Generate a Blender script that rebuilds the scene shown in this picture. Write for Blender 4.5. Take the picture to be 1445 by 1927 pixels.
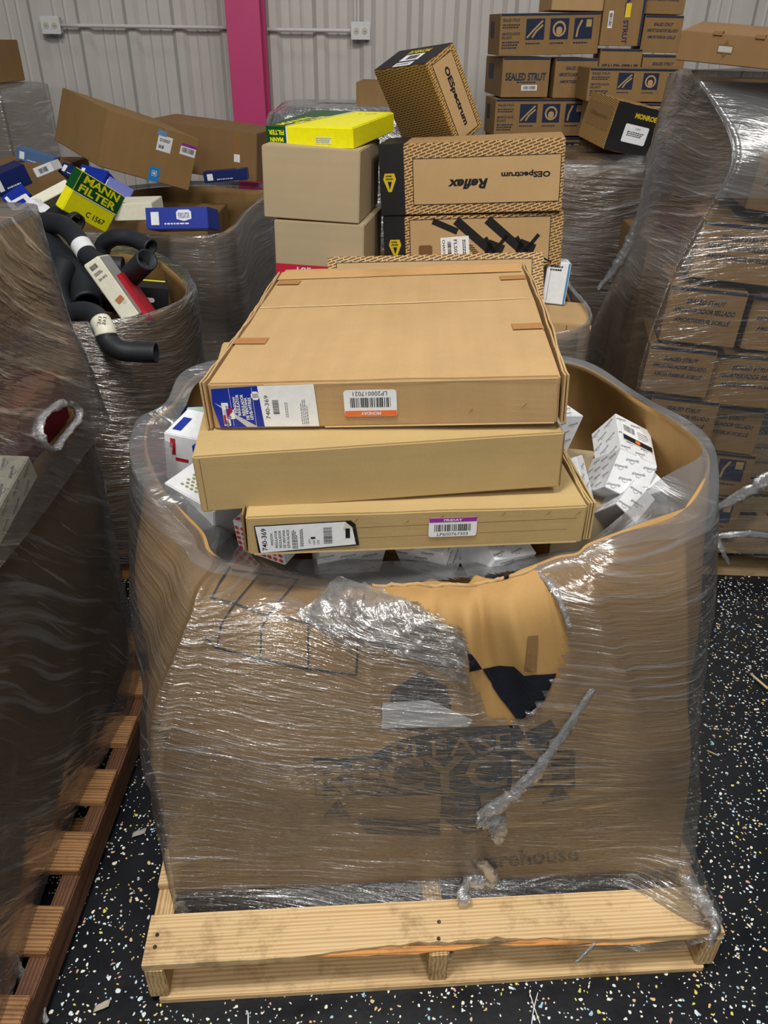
import bpy, bmesh, math, random
from mathutils import Vector, Matrix, noise
from mathutils.bvhtree import BVHTree
R = math.radians
random.seed(7)
for o in list(bpy.data.objects): bpy.data.objects.remove(o)
scene = bpy.context.scene
COL = scene.collection

# ------------------------------------------------------------------ camera
CAM_H = 1.70; PITCH = R(31.5); ROLL = R(0.8); FPX = 1448.0; PW, PH = 1445.0, 1927.0
_c, _s = math.cos(PITCH), math.sin(PITCH)
_F = Vector((0, _c, -_s)); _U0 = Vector((0, _s, _c)); _R0 = Vector((1, 0, 0))
_Rt = _R0*math.cos(ROLL) + _U0*math.sin(ROLL)
_Up = -_R0*math.sin(ROLL) + _U0*math.cos(ROLL)
CAMPOS = Vector((0, 0, CAM_H))
cd = bpy.data.cameras.new('camera'); cam = bpy.data.objects.new('camera', cd); COL.objects.link(cam)
cd.sensor_fit = 'VERTICAL'; cd.sensor_height = 36; cd.lens = FPX/PH*36; cd.clip_start = .05
m = Matrix.Identity(4)
for i in range(3):
    m[i][0] = _Rt[i]; m[i][1] = _Up[i]; m[i][2] = -_F[i]; m[i][3] = CAMPOS[i]
cam.matrix_world = m
scene.camera = cam

# ------------------------------------------------------------------ light
scene.view_settings.view_transform = 'Standard'; scene.view_settings.look = 'None'
scene.view_settings.gamma = 1; scene.view_settings.use_curve_mapping = False
scene.view_settings.exposure = -0.18
w = bpy.data.worlds.new('world'); scene.world = w; w.use_nodes = True
w.node_tree.nodes['Background'].inputs[0].default_value = (.75, .82, .9, 1)
w.node_tree.nodes['Background'].inputs[1].default_value = .10
def area(name, loc, target, sx, sy, power, col=(1, .97, .92)):
    l = bpy.data.lights.new(name, 'AREA'); l.shape = 'RECTANGLE'; l.size = sx; l.size_y = sy; l.energy = power; l.color = col
    o = bpy.data.objects.new(name, l); COL.objects.link(o); o.location = loc
    o.rotation_euler = (Vector(target)-Vector(loc)).to_track_quat('-Z', 'Y').to_euler()
    return o
area('ceiling_lamp_near', (-.55, .35, 4.6), (.1, 1.1, .8), .35, .9, 135)
area('added_strip_far_behind', (-.6, -5.2, 4.4), (0, 1.1, .6), 3.2, .25, 95)  # unseen strip added behind the camera to raise glints on the film
area('ceiling_lamp_left_behind', (-3.4, -1.6, 4.3), (0, 1.3, .6), .25, 2.4, 35)
area('ceiling_lamp_behind', (.9, -1.9, 4.6), (-.3, 1.3, .6), .3, 1.2, 70)
area('added_fill_right', (1.5, .5, 4.6), (1.1, 2.6, .7), .3, 1.2, 62)  # unseen lamp, placed and aimed to brighten the fronts of the right stack
area('ceiling_lamp_back', (.4, 4.2, 5.2), (.4, 5.0, 1.0), 1.2, .3, 20)

# ------------------------------------------------------------------ helpers
def ray(x, y): return _Rt*((x-PW/2)/FPX) + _Up*((PH/2-y)/FPX) + _F
def atY(x, y, Y): d = ray(x, y); return CAMPOS + d*(Y/d.y)
def atX(x, y, X): d = ray(x, y); return CAMPOS + d*(X/d.x)
def atZ(x, y, Z): d = ray(x, y); return CAMPOS + d*((Z-CAM_H)/d.z)
def toPx(P):
    d = Vector(P)-CAMPOS; z = d.dot(_F)
    if z < .01: return (-9999, -9999)
    return (PW/2+FPX*d.dot(_Rt)/z, PH/2-FPX*d.dot(_Up)/z)
def lin(h):
    h = h.lstrip('#'); v = [int(h[i:i+2], 16)/255 for i in (0, 2, 4)]
    return tuple([(c/12.92 if c <= .04045 else ((c+.055)/1.055)**2.4) for c in v]+[1])
def tag(o, label, cat, group=None):
    o['label'] = label; o['category'] = cat
    if group: o['group'] = group
    return o
def link(name, me, mats, parent=None, kind=None):
    o = bpy.data.objects.new(name, me); COL.objects.link(o)
    if not isinstance(mats, (list, tuple)): mats = [mats]
    for q in mats: me.materials.append(q)
    if parent: o.parent = parent
    if kind: o['kind'] = kind
    return o
def mesh(name, verts, faces, mats, parent=None, kind=None, smooth=False, uvs=None, mi=None):
    me = bpy.data.meshes.new(name); me.from_pydata([tuple(v) for v in verts], [], faces)
    if uvs:
        l = me.uv_layers.new(name='UVMap')
        for p in me.polygons:
            for li in p.loop_indices: l.data[li].uv = uvs[me.loops[li].vertex_index]
    if smooth:
        for p in me.polygons: p.use_smooth = True
    if mi:
        for p, k in zip(me.polygons, mi): p.material_index = k
    me.validate(); me.update()
    return link(name, me, mats, parent, kind)
def empty(name, loc, rot=None):
    o = bpy.data.objects.new(name, None); COL.objects.link(o); o.empty_display_size = .05
    if rot is None: o.location = loc
    else: o.matrix_world = Matrix.Translation(loc) @ rot.to_4x4()
    return o
def box_uv(me):
    l = me.uv_layers.new(name='UVMap')
    for p in me.polygons:
        n = p.normal; a = max(range(3), key=lambda i: abs(n[i]))
        for li in p.loop_indices:
            c = me.vertices[me.loops[li].vertex_index].co
            l.data[li].uv = ((c.y, c.z), (c.x, c.z), (c.x, c.y))[a]
def box_mesh(name, x0, x1, y0, y1, z0, z1, bev=.002, dent=0, seed=0, cuts=0):
    bm = bmesh.new(); bmesh.ops.create_cube(bm, size=1)
    for v in bm.verts:
        v.co = Vector((x0+(v.co.x+.5)*(x1-x0), y0+(v.co.y+.5)*(y1-y0), z0+(v.co.z+.5)*(z1-z0)))
    if bev: bmesh.ops.bevel(bm, geom=bm.edges[:], offset=bev, segments=2, affect='EDGES')
    if cuts:
        bmesh.ops.subdivide_edges(bm, edges=[e for e in bm.edges if e.calc_length() > .04], cuts=cuts, use_grid_fill=True)
    if dent:
        for v in bm.verts:
            v.co += noise.noise_vector(v.co*9+Vector((seed*3.1, seed*1.7, 0)))*dent
    me = bpy.data.meshes.new(name); bm.to_mesh(me); bm.free(); box_uv(me)
    return me
def prism(name, poly, d0, d1, mats, parent=None, frame=None):
    """poly in 2D, extruded d0..d1 along the frame normal"""
    O, ex, ey, n = frame or (Vector((0, 0, 0)), Vector((1, 0, 0)), Vector((0, 1, 0)), Vector((0, 0, 1)))
    vs = [O+ex*a+ey*b+n*d0 for a, b in poly]+[O+ex*a+ey*b+n*d1 for a, b in poly]; k = len(poly)
    fs = [tuple(range(k, 2*k)), tuple(range(k-1, -1, -1))]+[(i, (i+1) % k, k+(i+1) % k, k+i) for i in range(k)]
    o = mesh(name, vs, fs, mats, parent); return o

# ------------------------------------------------------------------ materials
class NT:
    def __init__(s, name):
        s.m = bpy.data.materials.new(name); s.m.use_nodes = True; s.t = s.m.node_tree; s.t.nodes.clear()
        s.out = s.n('ShaderNodeOutputMaterial')
    def n(s, k, **p):
        q = s.t.nodes.new(k)
        for a, b in p.items():
            if isinstance(a, str) and a.startswith('i_'):
                key = a[2:]; key = int(key) if key.isdigit() else key
                q.inputs[key].default_value = b
            else: setattr(q, a, b)
        return q
    def l(s, a, b, oi=0, ii=0): s.t.links.new(a.outputs[oi], b.inputs[ii]); return b
    def math(s, op, a, b=None, cl=False):
        q = s.n('ShaderNodeMath', operation=op, use_clamp=cl)
        for i, v in enumerate((a, b)):
            if v is None: continue
            if isinstance(v, (int, float)): q.inputs[i].default_value = v
            else: s.t.links.new(v, q.inputs[i])
        return q.outputs[0]
    def ramp(s, fac, stops):
        q = s.n('ShaderNodeValToRGB'); e = q.color_ramp.elements
        while len(e) < len(stops): e.new(.5)
        for i, (p, c) in enumerate(stops):
            e[i].position = p; e[i].color = c if isinstance(c, tuple) else (c, c, c, 1)
        s.t.links.new(fac, q.inputs[0]); return q.outputs[0]
_cache = {}
def flat(hexc, rough=.6, spec=.3, name=None, metal=0):
    k = ('f', hexc, rough, spec, metal)
    if k in _cache: return _cache[k]
    t = NT(name or 'print_'+hexc.lstrip('#')); p = t.n('ShaderNodeBsdfPrincipled')
    nz = t.n('ShaderNodeTexNoise', i_Scale=60.0, i_Detail=3.0)
    tc = t.n('ShaderNodeTexCoord'); t.l(tc, nz, 3, 0)
    c = lin(hexc); mx = t.n('ShaderNodeMix', data_type='RGBA')
    t.t.links.new(nz.outputs[0], mx.inputs[0]); mx.inputs[6].default_value = tuple([v*.86 for v in c[:3]]+[1]); mx.inputs[7].default_value = tuple([min(1, v*1.1) for v in c[:3]]+[1])
    t.t.links.new(mx.outputs[2], p.inputs['Base Color'])
    p.inputs['Roughness'].default_value = rough; p.inputs['Specular IOR Level'].default_value = spec; p.inputs['Metallic'].default_value = metal
    t.l(p, t.out); _cache[k] = t.m; return t.m
def cardboard(name, hexc, flute='u', amt=.5):
    t = NT(name); p = t.n('ShaderNodeBsdfPrincipled'); tc = t.n('ShaderNodeTexCoord')
    n1 = t.n('ShaderNodeTexNoise', i_Scale=7.0, i_Detail=5.0, i_Roughness=.65); t.l(tc, n1, 3, 0)
    n2 = t.n('ShaderNodeTexNoise', i_Scale=230.0, i_Detail=2.0); t.l(tc, n2, 3, 0)
    mp = t.n('ShaderNodeMapping'); t.l(tc, mp, 2, 0)
    mp.inputs['Scale'].default_value = (26, 1.5, 1) if flute == 'u' else (1.5, 26, 1)
    n3 = t.n('ShaderNodeTexNoise', i_Scale=1.0, i_Detail=3.0); t.l(mp, n3, 0, 0)
    a = t.math('MULTIPLY_ADD', n1.outputs[0], .55); t.t.nodes[-1].inputs[2].default_value = -.27
    b = t.math('MULTIPLY_ADD', n2.outputs[0], .25); t.t.nodes[-1].inputs[2].default_value = -.12
    c = t.math('MULTIPLY_ADD', n3.outputs[0], .45); t.t.nodes[-1].inputs[2].default_value = -.22
    s = t.math('ADD', t.math('ADD', a, b), c)
    f = t.math('MULTIPLY_ADD', s, amt); t.t.nodes[-1].inputs[2].default_value = 1.0
    col = lin(hexc); hs = t.n('ShaderNodeVectorMath', operation='SCALE'); hs.inputs[0].default_value = col[:3]
    t.t.links.new(f, hs.inputs['Scale']); t.t.links.new(hs.outputs[0], p.inputs['Base Color'])
    p.inputs['Roughness'].default_value = .72; p.inputs['Specular IOR Level'].default_value = .25
    bp = t.n('ShaderNodeBump', i_Strength=.18, i_Distance=.002)
    t.t.links.new(s, bp.inputs['Height']); t.l(bp, p, 0, 'Normal') if False else t.t.links.new(bp.outputs[0], p.inputs['Normal'])
    t.l(p, t.out); return t.m
def dashes(name, base, ink, ang=18, scale=38):
    t = NT(name); p = t.n('ShaderNodeBsdfPrincipled'); tc = t.n('ShaderNodeTexCoord'); mp = t.n('ShaderNodeMapping')
    t.l(tc, mp, 2, 0); mp.inputs['Rotation'].default_value = (0, 0, R(-ang))
    b = t.n('ShaderNodeTexBrick', i_Scale=float(scale)); t.l(mp, b, 0, 0)
    b.inputs['Color1'].default_value = lin(ink); b.inputs['Color2'].default_value = lin(ink); b.inputs['Mortar'].default_value = lin(base)
    b.inputs['Mortar Size'].default_value = .085; b.inputs['Brick Width'].default_value = .95; b.inputs['Row Height'].default_value = .32; b.inputs['Mortar Smooth'].default_value = .2
    t.t.links.new(b.outputs[0], p.inputs['Base Color']); p.inputs['Roughness'].default_value = .7
    t.l(p, t.out); return t.m
def film(name, haze=.14, streak=.5, ang=0, us=2.2, vs=70, gloss=.12, bump=.6, tint='cfcfd0', warp=.25, body='c4c9ce'):
    t = NT(name); tc = t.n('ShaderNodeTexCoord')
    wn = t.n('ShaderNodeTexNoise', i_Scale=1.6, i_Detail=1.0); t.l(tc, wn, 2, 0)
    wv = t.n('ShaderNodeVectorMath', operation='SCALE'); t.l(wn, wv, 1, 0); wv.inputs['Scale'].default_value = warp
    wa = t.n('ShaderNodeVectorMath', operation='ADD'); t.l(tc, wa, 2, 0); t.l(wv, wa, 0, 1)
    def streaks(a, u, v, det):
        m1 = t.n('ShaderNodeMapping'); t.l(wa, m1, 0, 0); m1.inputs['Rotation'].default_value = (0, 0, R(a)); 
        m2 = t.n('ShaderNodeMapping'); t.l(m1, m2, 0, 0); m2.inputs['Scale'].default_value = (u, v, 1)
        nn = t.n('ShaderNodeTexNoise', i_Scale=1.0, i_Detail=det, i_Roughness=.6); t.l(m2, nn, 0, 0); return nn.outputs[0]
    s1 = streaks(ang, us, vs, 4.0); s2 = streaks(ang+7, us*2.5, vs*2.4, 3.0); s3 = streaks(ang-12, us*.8, vs*.35, 3.0)
    lowf = t.n('ShaderNodeTexNoise', i_Scale=3.0, i_Detail=2.0); t.l(tc, lowf, 2, 0)
    patch = t.ramp(lowf.outputs[0], [(.40, .25), (.60, 1.0)])
    k1 = t.ramp(s1, [(.565, 0.), (.68, 1.)]); k3 = t.ramp(s3, [(.6, 0.), (.8, .6)])
    k2 = t.ramp(s2, [(.60, 0.), (.66, 1.)])
    kk = t.math('MAXIMUM', t.math('MULTIPLY', k1, .7), t.math('MAXIMUM', t.math('MULTIPLY', k2, .6), k3))
    kk = t.math('MULTIPLY', kk, patch)
    hz = t.math('MULTIPLY_ADD', kk, streak, True); t.t.nodes[-1].inputs[2].default_value = haze  # white streaks painted as diffuse colour, standing in for specular glints
    hsum = t.math('ADD', t.math('MULTIPLY', s1, 1.0), t.math('ADD', t.math('MULTIPLY', s2, .5), t.math('MULTIPLY', s3, 1.2)))
    bp = t.n('ShaderNodeBump', i_Strength=bump, i_Distance=.009); t.t.links.new(hsum, bp.inputs['Height'])
    tr = t.n('ShaderNodeBsdfTransparent'); tr.inputs[0].default_value = lin(tint)
    df = t.n('ShaderNodeBsdfDiffuse'); df.inputs[0].default_value = lin(body); t.t.links.new(bp.outputs[0], df.inputs['Normal'])
    gl = t.n('ShaderNodeBsdfGlossy'); gl.inputs['Roughness'].default_value = .17; gl.inputs[0].default_value = (1, 1, 1, 1); t.t.links.new(bp.outputs[0], gl.inputs['Normal'])
    lw = t.n('ShaderNodeLayerWeight', i_Blend=.35); t.t.links.new(bp.outputs[0], lw.inputs['Normal'])
    m1 = t.n('ShaderNodeMixShader'); t.t.links.new(hz, m1.inputs[0]); t.l(tr, m1, 0, 1); t.l(df, m1, 0, 2)
    gf = t.math('MULTIPLY_ADD', lw.outputs[1], .5, True); t.t.nodes[-1].inputs[2].default_value = gloss
    gf2 = t.math('ADD', gf, t.math('MULTIPLY', kk, .6), True)
    m2 = t.n('ShaderNodeMixShader'); t.t.links.new(gf2, m2.inputs[0]); t.l(m1, m2, 0, 1); t.l(gl, m2, 0, 2)
    t.l(m2, t.out); return t.m
def wood(name, c1, c2, axis='X'):
    t = NT(name); p = t.n('ShaderNodeBsdfPrincipled'); tc = t.n('ShaderNodeTexCoord'); mp = t.n('ShaderNodeMapping'); t.l(tc, mp, 3, 0)
    mp.inputs['Scale'].default_value = (1.0, 26, 26) if axis == 'X' else (26, 1.0, 26)
    n1 = t.n('ShaderNodeTexNoise', i_Scale=2.2, i_Detail=6.0, i_Distortion=.8); t.l(mp, n1, 0, 0)
    wv = t.n('ShaderNodeTexWave', i_Scale=1.5, i_Distortion=6.0, i_Detail=3.0); wv.bands_direction = 'Y' if axis == 'X' else 'X'; t.l(mp, wv, 0, 0)
    d = t.n('ShaderNodeTexNoise', i_Scale=11.0, i_Detail=6.0, i_Roughness=.7); t.l(tc, d, 3, 0)
    f = t.math('ADD', t.math('MULTIPLY', n1.outputs[0], .6), t.math('MULTIPLY', wv.outputs[1], .4))
    c = t.ramp(f, [(.25, lin(c2)), (.65, lin(c1))])
    mx = t.n('ShaderNodeMix', data_type='RGBA', blend_type='MULTIPLY'); t.t.links.new(c, mx.inputs[6]); mx.inputs[0].default_value = .75
    t.t.links.new(t.ramp(d.outputs[0], [(.28, (.35, .3, .26, 1)), (.48, 1.0)]), mx.inputs[7])
    t.t.links.new(mx.outputs[2], p.inputs['Base Color']); p.inputs['Roughness'].default_value = .65
    bp = t.n('ShaderNodeBump', i_Strength=.35, i_Distance=.003); t.t.links.new(f, bp.inputs['Height']); t.t.links.new(bp.outputs[0], p.inputs['Normal'])
    t.l(p, t.out); return t.m
def rubber_floor():
    t = NT('black_flecked_floor'); p = t.n('ShaderNodeBsdfPrincipled'); tc = t.n('ShaderNodeTexCoord')
    nz = t.n('ShaderNodeTexNoise', i_Scale=50.0, i_Detail=2.0); t.l(tc, nz, 3, 0)
    sc = t.n('ShaderNodeVectorMath', operation='SCALE'); t.l(nz, sc, 1, 0); sc.inputs['Scale'].default_value = .018
    ad = t.n('ShaderNodeVectorMath', operation='ADD'); t.l(tc, ad, 3, 0); t.l(sc, ad, 0, 1)
    def fl(scale, thr, rmin):
        v = t.n('ShaderNodeTexVoronoi', i_Scale=float(scale)); v.voronoi_dimensions = '2D'; t.l(ad, v, 0, 0)
        sx = t.n('ShaderNodeSeparateColor'); t.l(v, sx, 1, 0)
        rad = t.math('MULTIPLY_ADD', sx.outputs[0], .16); t.t.nodes[-1].inputs[2].default_value = rmin
        inn = t.math('LESS_THAN', v.outputs[0], rad); on = t.math('GREATER_THAN', sx.outputs[1], thr)
        return t.math('MULTIPLY', inn, on), sx
    f1, s1 = fl(75, .77, .12); f2, s2 = fl(120, .82, .14)
    f = t.math('MAXIMUM', f1, f2)
    ramp = t.n('ShaderNodeValToRGB'); ramp.color_ramp.interpolation = 'CONSTANT'; e = ramp.color_ramp.elements
    for i, (q, c) in enumerate([(0, 'e8e4d2'), (.35, 'd8e6ea'), (.6, 'd9b98a'), (.75, '9cc4d8'), (.86, 'd9cf6a'), (.94, 'cfa59a')]):
        if i < 2: e[i].position = q; e[i].color = lin(c)
        else: q2 = e.new(q); q2.color = lin(c)
    t.t.links.new(s1.outputs[2], ramp.inputs[0])
    mx = t.n('ShaderNodeMix', data_type='RGBA'); t.t.links.new(f, mx.inputs[0]); mx.inputs[6].default_value = (.006, .007, .010, 1); t.t.links.new(ramp.outputs[0], mx.inputs[7])
    t.t.links.new(mx.outputs[2], p.inputs['Base Color'])
    n2 = t.n('ShaderNodeTexNoise', i_Scale=9.0, i_Detail=5.0); t.l(tc, n2, 3, 0)
    t.t.links.new(t.ramp(n2.outputs[0], [(.3, .3), (.7, .5)]), p.inputs['Roughness'])
    p.inputs['Specular IOR Level'].default_value = .35
    bp = t.n('ShaderNodeBump', i_Strength=.3, i_Distance=.002); t.t.links.new(nz.outputs[0], bp.inputs['Height']); t.t.links.new(bp.outputs[0], p.inputs['Normal'])
    t.l(p, t.out); return t.m
def painted_metal(name, hexc, rough=.45):
    t = NT(name); p = t.n('ShaderNodeBsdfPrincipled'); tc = t.n('ShaderNodeTexCoord')
    n1 = t.n('ShaderNodeTexNoise', i_Scale=2.5, i_Detail=6.0, i_Roughness=.7); t.l(tc, n1, 3, 0)
    c = lin(hexc); mx = t.n('ShaderNodeMix', data_type='RGBA'); t.t.links.new(n1.outputs[0], mx.inputs[0])
    mx.inputs[6].default_value = tuple([v*.85 for v in c[:3]]+[1]); mx.inputs[7].default_value = tuple([min(v*1.1, 1) for v in c[:3]]+[1])
    t.t.links.new(mx.outputs[2], p.inputs['Base Color']); p.inputs['Roughness'].default_value = rough
    t.l(p, t.out); return t.m

KR = cardboard('kraft_cardboard', 'a98552')            # warm kraft
KRT = cardboard('kraft_cardboard_warm', 'ae8f64')
KRO = cardboard('kraft_cardboard_olive', 'ae9566', 'v')
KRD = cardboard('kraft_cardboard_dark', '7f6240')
KRG = cardboard('kraft_cardboard_grey', 'a89678', 'v', .35)
KRM = cardboard('kraft_cardboard_brown', '8b6d45')
WHT = flat('d8dadd', .55, name='white_card'); CREAM = flat('dcdac6', .5, name='cream_card')
LBL = flat('e2e4e6', .4, .5, name='label_paper'); INK = flat('17171b', .6, name='black_ink'); NAVY = flat('1c2740', .6, name='navy_ink'); DARKINK = flat('171a24', .65, name='dark_blue_black_ink')
BLUE = flat('122c94', .35, .5, name='blue_card'); DBLUE = flat('15255c', .4, name='dark_blue_card'); GREYINK = flat('8b8f97', .6, name='grey_ink')
YEL = flat('e6e012', .4, name='yellow_card'); GRN = flat('0e4a22', .4, name='green_ink'); BLK = flat('1b1b1c', .5, name='black_card')
ORG = flat('e0713a', .5, name='orange_ink'); PUR = flat('8e2f9a', .5, name='purple_ink'); RED = flat('a81f2c', .5, name='red_ink'); YINK = flat('c3a81c', .5, name='gold_ink')
TAPE = flat('a3713c', .3, .6, name='brown_tape'); RUB = flat('1d2126', .55, .4, name='black_rubber'); CYAN = flat('2f7fc0', .5, name='sky_blue_ink')
BROWNINK = flat('6d4d2c', .7, name='brown_ink')
DSH = dashes('dash_printed_kraft', 'c39a62', '4b3a24'); DSHB = dashes('dash_printed_kraft_brown', 'b8914f', '5a421f', 6, 42)
FILM = film('stretch_film', .055, .55, 4, 1.8, 75, .06, 1.0, warp=.12, tint='dcdcdc')
FILMH = film('stretch_film_crumpled', .19, .5, 20, 14, 30, .16, 1.0, warp=.5, tint='e4e4e6', body='e6e9ec')
FILML = film('stretch_film_diagonal', .05, .45, 38, 1.6, 36, .03, .6)
FILMG = film('stretch_film_glossy', .05, .6, 0, 3.5, 85, .14, 1.0)
FILMB = film('stretch_film_dusty', .14, .3, -6, 1.8, 40, .05, .6)
FILMR = film('stretch_film_stack', .03, .3, -12, 1.6, 55, .05, .6, tint='ececec')
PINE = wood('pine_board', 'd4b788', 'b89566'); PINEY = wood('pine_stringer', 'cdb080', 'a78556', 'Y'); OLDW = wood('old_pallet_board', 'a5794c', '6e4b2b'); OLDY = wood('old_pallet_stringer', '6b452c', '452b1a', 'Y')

# ------------------------------------------------------------------ printing on faces
def face_frame(dims, f):
    w, d, h = dims; V = Vector
    return {'F': (V((-w/2, 0, 0)), V((1, 0, 0)), V((0, 0, 1)), V((0, -1, 0))),
            'T': (V((-w/2, 0, h)), V((1, 0, 0)), V((0, 1, 0)), V((0, 0, 1))),
            'L': (V((-w/2, d, 0)), V((0, -1, 0)), V((0, 0, 1)), V((-1, 0, 0))),
            'R': (V((w/2, 0, 0)), V((0, 1, 0)), V((0, 0, 1)), V((1, 0, 0)))}[f]
_txt = {}
def text2d(s, bold=0.0):
    k = (s, bold)
    if k in _txt: return _txt[k]
    cu = bpy.data.curves.new('lettering', 'FONT'); cu.body = s; cu.size = 1; cu.resolution_u = 2; cu.offset = bold; cu.space_line = .85
    ob = bpy.data.objects.new('lettering', cu); me = bpy.data.meshes.new_from_object(ob)
    vs = [(v.co.x, v.co.y) for v in me.vertices]; fs = [tuple(p.vertices) for p in me.polygons]
    bpy.data.objects.remove(ob); bpy.data.curves.remove(cu); bpy.data.meshes.remove(me)
    xs = [v[0] for v in vs]; ys = [v[1] for v in vs]
    x0, x1, y0, y1 = min(xs), max(xs), min(ys), max(ys)
    vs = [((x-(x0+x1)/2)/(x1-x0), (y-(y0+y1)/2)/(y1-y0)) for x, y in vs]
    _txt[k] = (vs, fs); return _txt[k]
def xf(vs, u, v, w, h, rot=0, skew=0):
    c, s = math.cos(R(rot)), math.sin(R(rot)); out = []
    for x, y in vs:
        x, y = x*w, y*h; x += skew*y
        out.append((u+x*c-y*s, v+x*s+y*c))
    return out
def put(parent, dims, f, name, pieces, mat, lift=.0007):
    """pieces: list of (verts2d, faces) in face metres -> one flat printed mesh"""
    O, ex, ey, n = face_frame(dims, f); V = []; F = []
    for vs, fs in pieces:
        b = len(V); V += [O+ex*a+ey*c+n*lift for a, c in vs]; F += [tuple(i+b for i in q) for q in fs]
    # make sure of outward normals
    if F:
        a = V[F[0][0]]; nn = (V[F[0][1]]-a).cross(V[F[0][2]]-a)
        if nn.dot(n) < 0: F = [tuple(reversed(q)) for q in F]
    return mesh(name, V, F, mat, parent)
def rect(u, v, w, h, rot=0): return (xf([(-.5, -.5), (.5, -.5), (.5, .5), (-.5, .5)], u, v, w, h, rot), [(0, 1, 2, 3)])
def rrect(u, v, w, h, rot=0, r=.12):
    pts = []; rr = r
    for cx, cy, a0 in ((.5, .5, 0), (-.5, .5, 90), (-.5, -.5, 180), (.5, -.5, 270)):
        sx = rr*min(w, h)/w; sy = rr*min(w, h)/h
        for a in (0, 30, 60, 90):
            pts.append((cx-math.copysign(sx, cx)+sx*math.cos(R(a0+a)), cy-math.copysign(sy, cy)+sy*math.sin(R(a0+a))))
    return (xf(pts, u, v, w, h, rot), [tuple(range(len(pts)))])
def poly(pts): return (list(pts), [tuple(range(len(pts)))])
def txt(s, u, v, w, h, rot=0, bold=0.0, skew=0): vs, fs = text2d(s, bold); return (xf(vs, u, v, w, h, rot, skew), fs)
def bars(u, v, w, h, rot=0, n=26, seed=1):
    rnd = random.Random(seed); vs = []; fs = []; x = -.5
    while x < .5:
        bw = rnd.choice((.012, .02, .03)); b = len(vs)
        vs += [(x, -.5), (min(.5, x+bw), -.5), (min(.5, x+bw), .5), (x, .5)]; fs.append((b, b+1, b+2, b+3)); x += bw+rnd.choice((.012, .018, .03))
    return (xf(vs, u, v, w, h, rot), fs)
def lines(u, v, w, h, rot=0, n=4, seed=2):
    rnd = random.Random(seed); vs = []; fs = []
    for i in range(n):
        y = .5-(i+.5)/n; L = rnd.uniform(.6, 1); x = -.5
        while x < -.5+L:
            bw = rnd.uniform(.05, .14); b = len(vs); t = .28/n
            vs += [(x, y-t), (x+bw, y-t), (x+bw, y+t), (x, y+t)]; fs.append((b, b+1, b+2, b+3)); x += bw+.03
    return (xf(vs, u, v, w, h, rot), fs)
def frame_lines(u0, v0, u1, v1, t=.003):
    return [rect((u0+u1)/2, v0, u1-u0+t, t), rect((u0+u1)/2, v1, u1-u0+t, t), rect(u0, (v0+v1)/2, t, v1-v0), rect(u1, (v0+v1)/2, t, v1-v0)]

def rotm(rx, ry, rz):
    return Matrix.Rotation(R(rz), 3, 'Z') @ Matrix.Rotation(R(ry), 3, 'Y') @ Matrix.Rotation(R(rx), 3, 'X')
def carton(name, label, cat, loc, rot, dims, mat, group=None, bev=.003, dent=0, cuts=0, parts=True, seed=0, mats=None):
    """a closed box: Empty at the middle of its bottom front edge > body"""
    w, d, h = dims
    t = empty(name, loc, rot if isinstance(rot, Matrix) else rotm(*rot)); tag(t, label, cat, group)
    me = box_mesh('body', -w/2, w/2, 0, d, 0, h, bev, dent, seed, cuts)
    b = link('body', me, mats or [mat], t)
    return t
def pframe(a, b, c):
    """a=front-left-down, b=front-right-down, c=front-left-top world points -> rotation + width,height"""
    ux = (b-a); W = ux.length; ux.normalize(); uz = (c-a); uz -= ux*uz.dot(ux); H = uz.length; uz.normalize(); uy = uz.cross(ux)
    m = Matrix((ux, uy, uz)).transposed(); return m, W, H, (a+b)/2
def pbox(name, label, cat, a, b, c, d, mat, group=None, bev=.002, simple=False, seed=0):
    """points are (px, py, Y)"""
    A, B, C_ = (atY(*q) for q in (a, b, c)); m, W, H, o = pframe(A, B, C_)
    if simple:
        me = box_mesh(name, -W/2, W/2, 0, d, 0, H, bev); ob = link(name, me, mat); ob.matrix_world = Matrix.Translation(o) @ m.to_4x4()
        tag(ob, label, cat, group); return ob, (W, d, H)
    return carton(name, label, cat, o, m, (W, d, H), mat, group, bev, seed=seed), (W, d, H)

# ------------------------------------------------------------------ shells, tubes
def herm(P, sharp, n, closed=True):
    """P list of vectors; returns resampled list, n per segment"""
    K = len(P); out = []; segs = K if closed else K-1
    for i in range(segs):
        j = (i+1) % K; p0, p1 = P[i], P[j]; pm = P[i-1] if (closed or i > 0) else p0; pn = P[(j+1) % K] if (closed or j < K-1) else p1
        t0 = (p1-p0) if sharp[i] else (p1-pm)*.5; t1 = (p1-p0) if sharp[j] else (pn-p0)*.5
        for k in range(n):
            t = k/n; t2, t3 = t*t, t*t*t
            out.append(p0*(2*t3-3*t2+1)+t0*(t3-2*t2+t)+p1*(-2*t3+3*t2)+t1*(t3-t2))
    if not closed: out.append(P[-1].copy())
    return out
def shell_grid(levels, sharpc, sharpl, nc, nl):
    rings = [herm(L, sharpc, nc) for L in levels]; N = len(rings[0])
    cols = [herm([r[i] for r in rings], sharpl, nl, closed=False) for i in range(N)]
    return cols       # cols[i][j]
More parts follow.
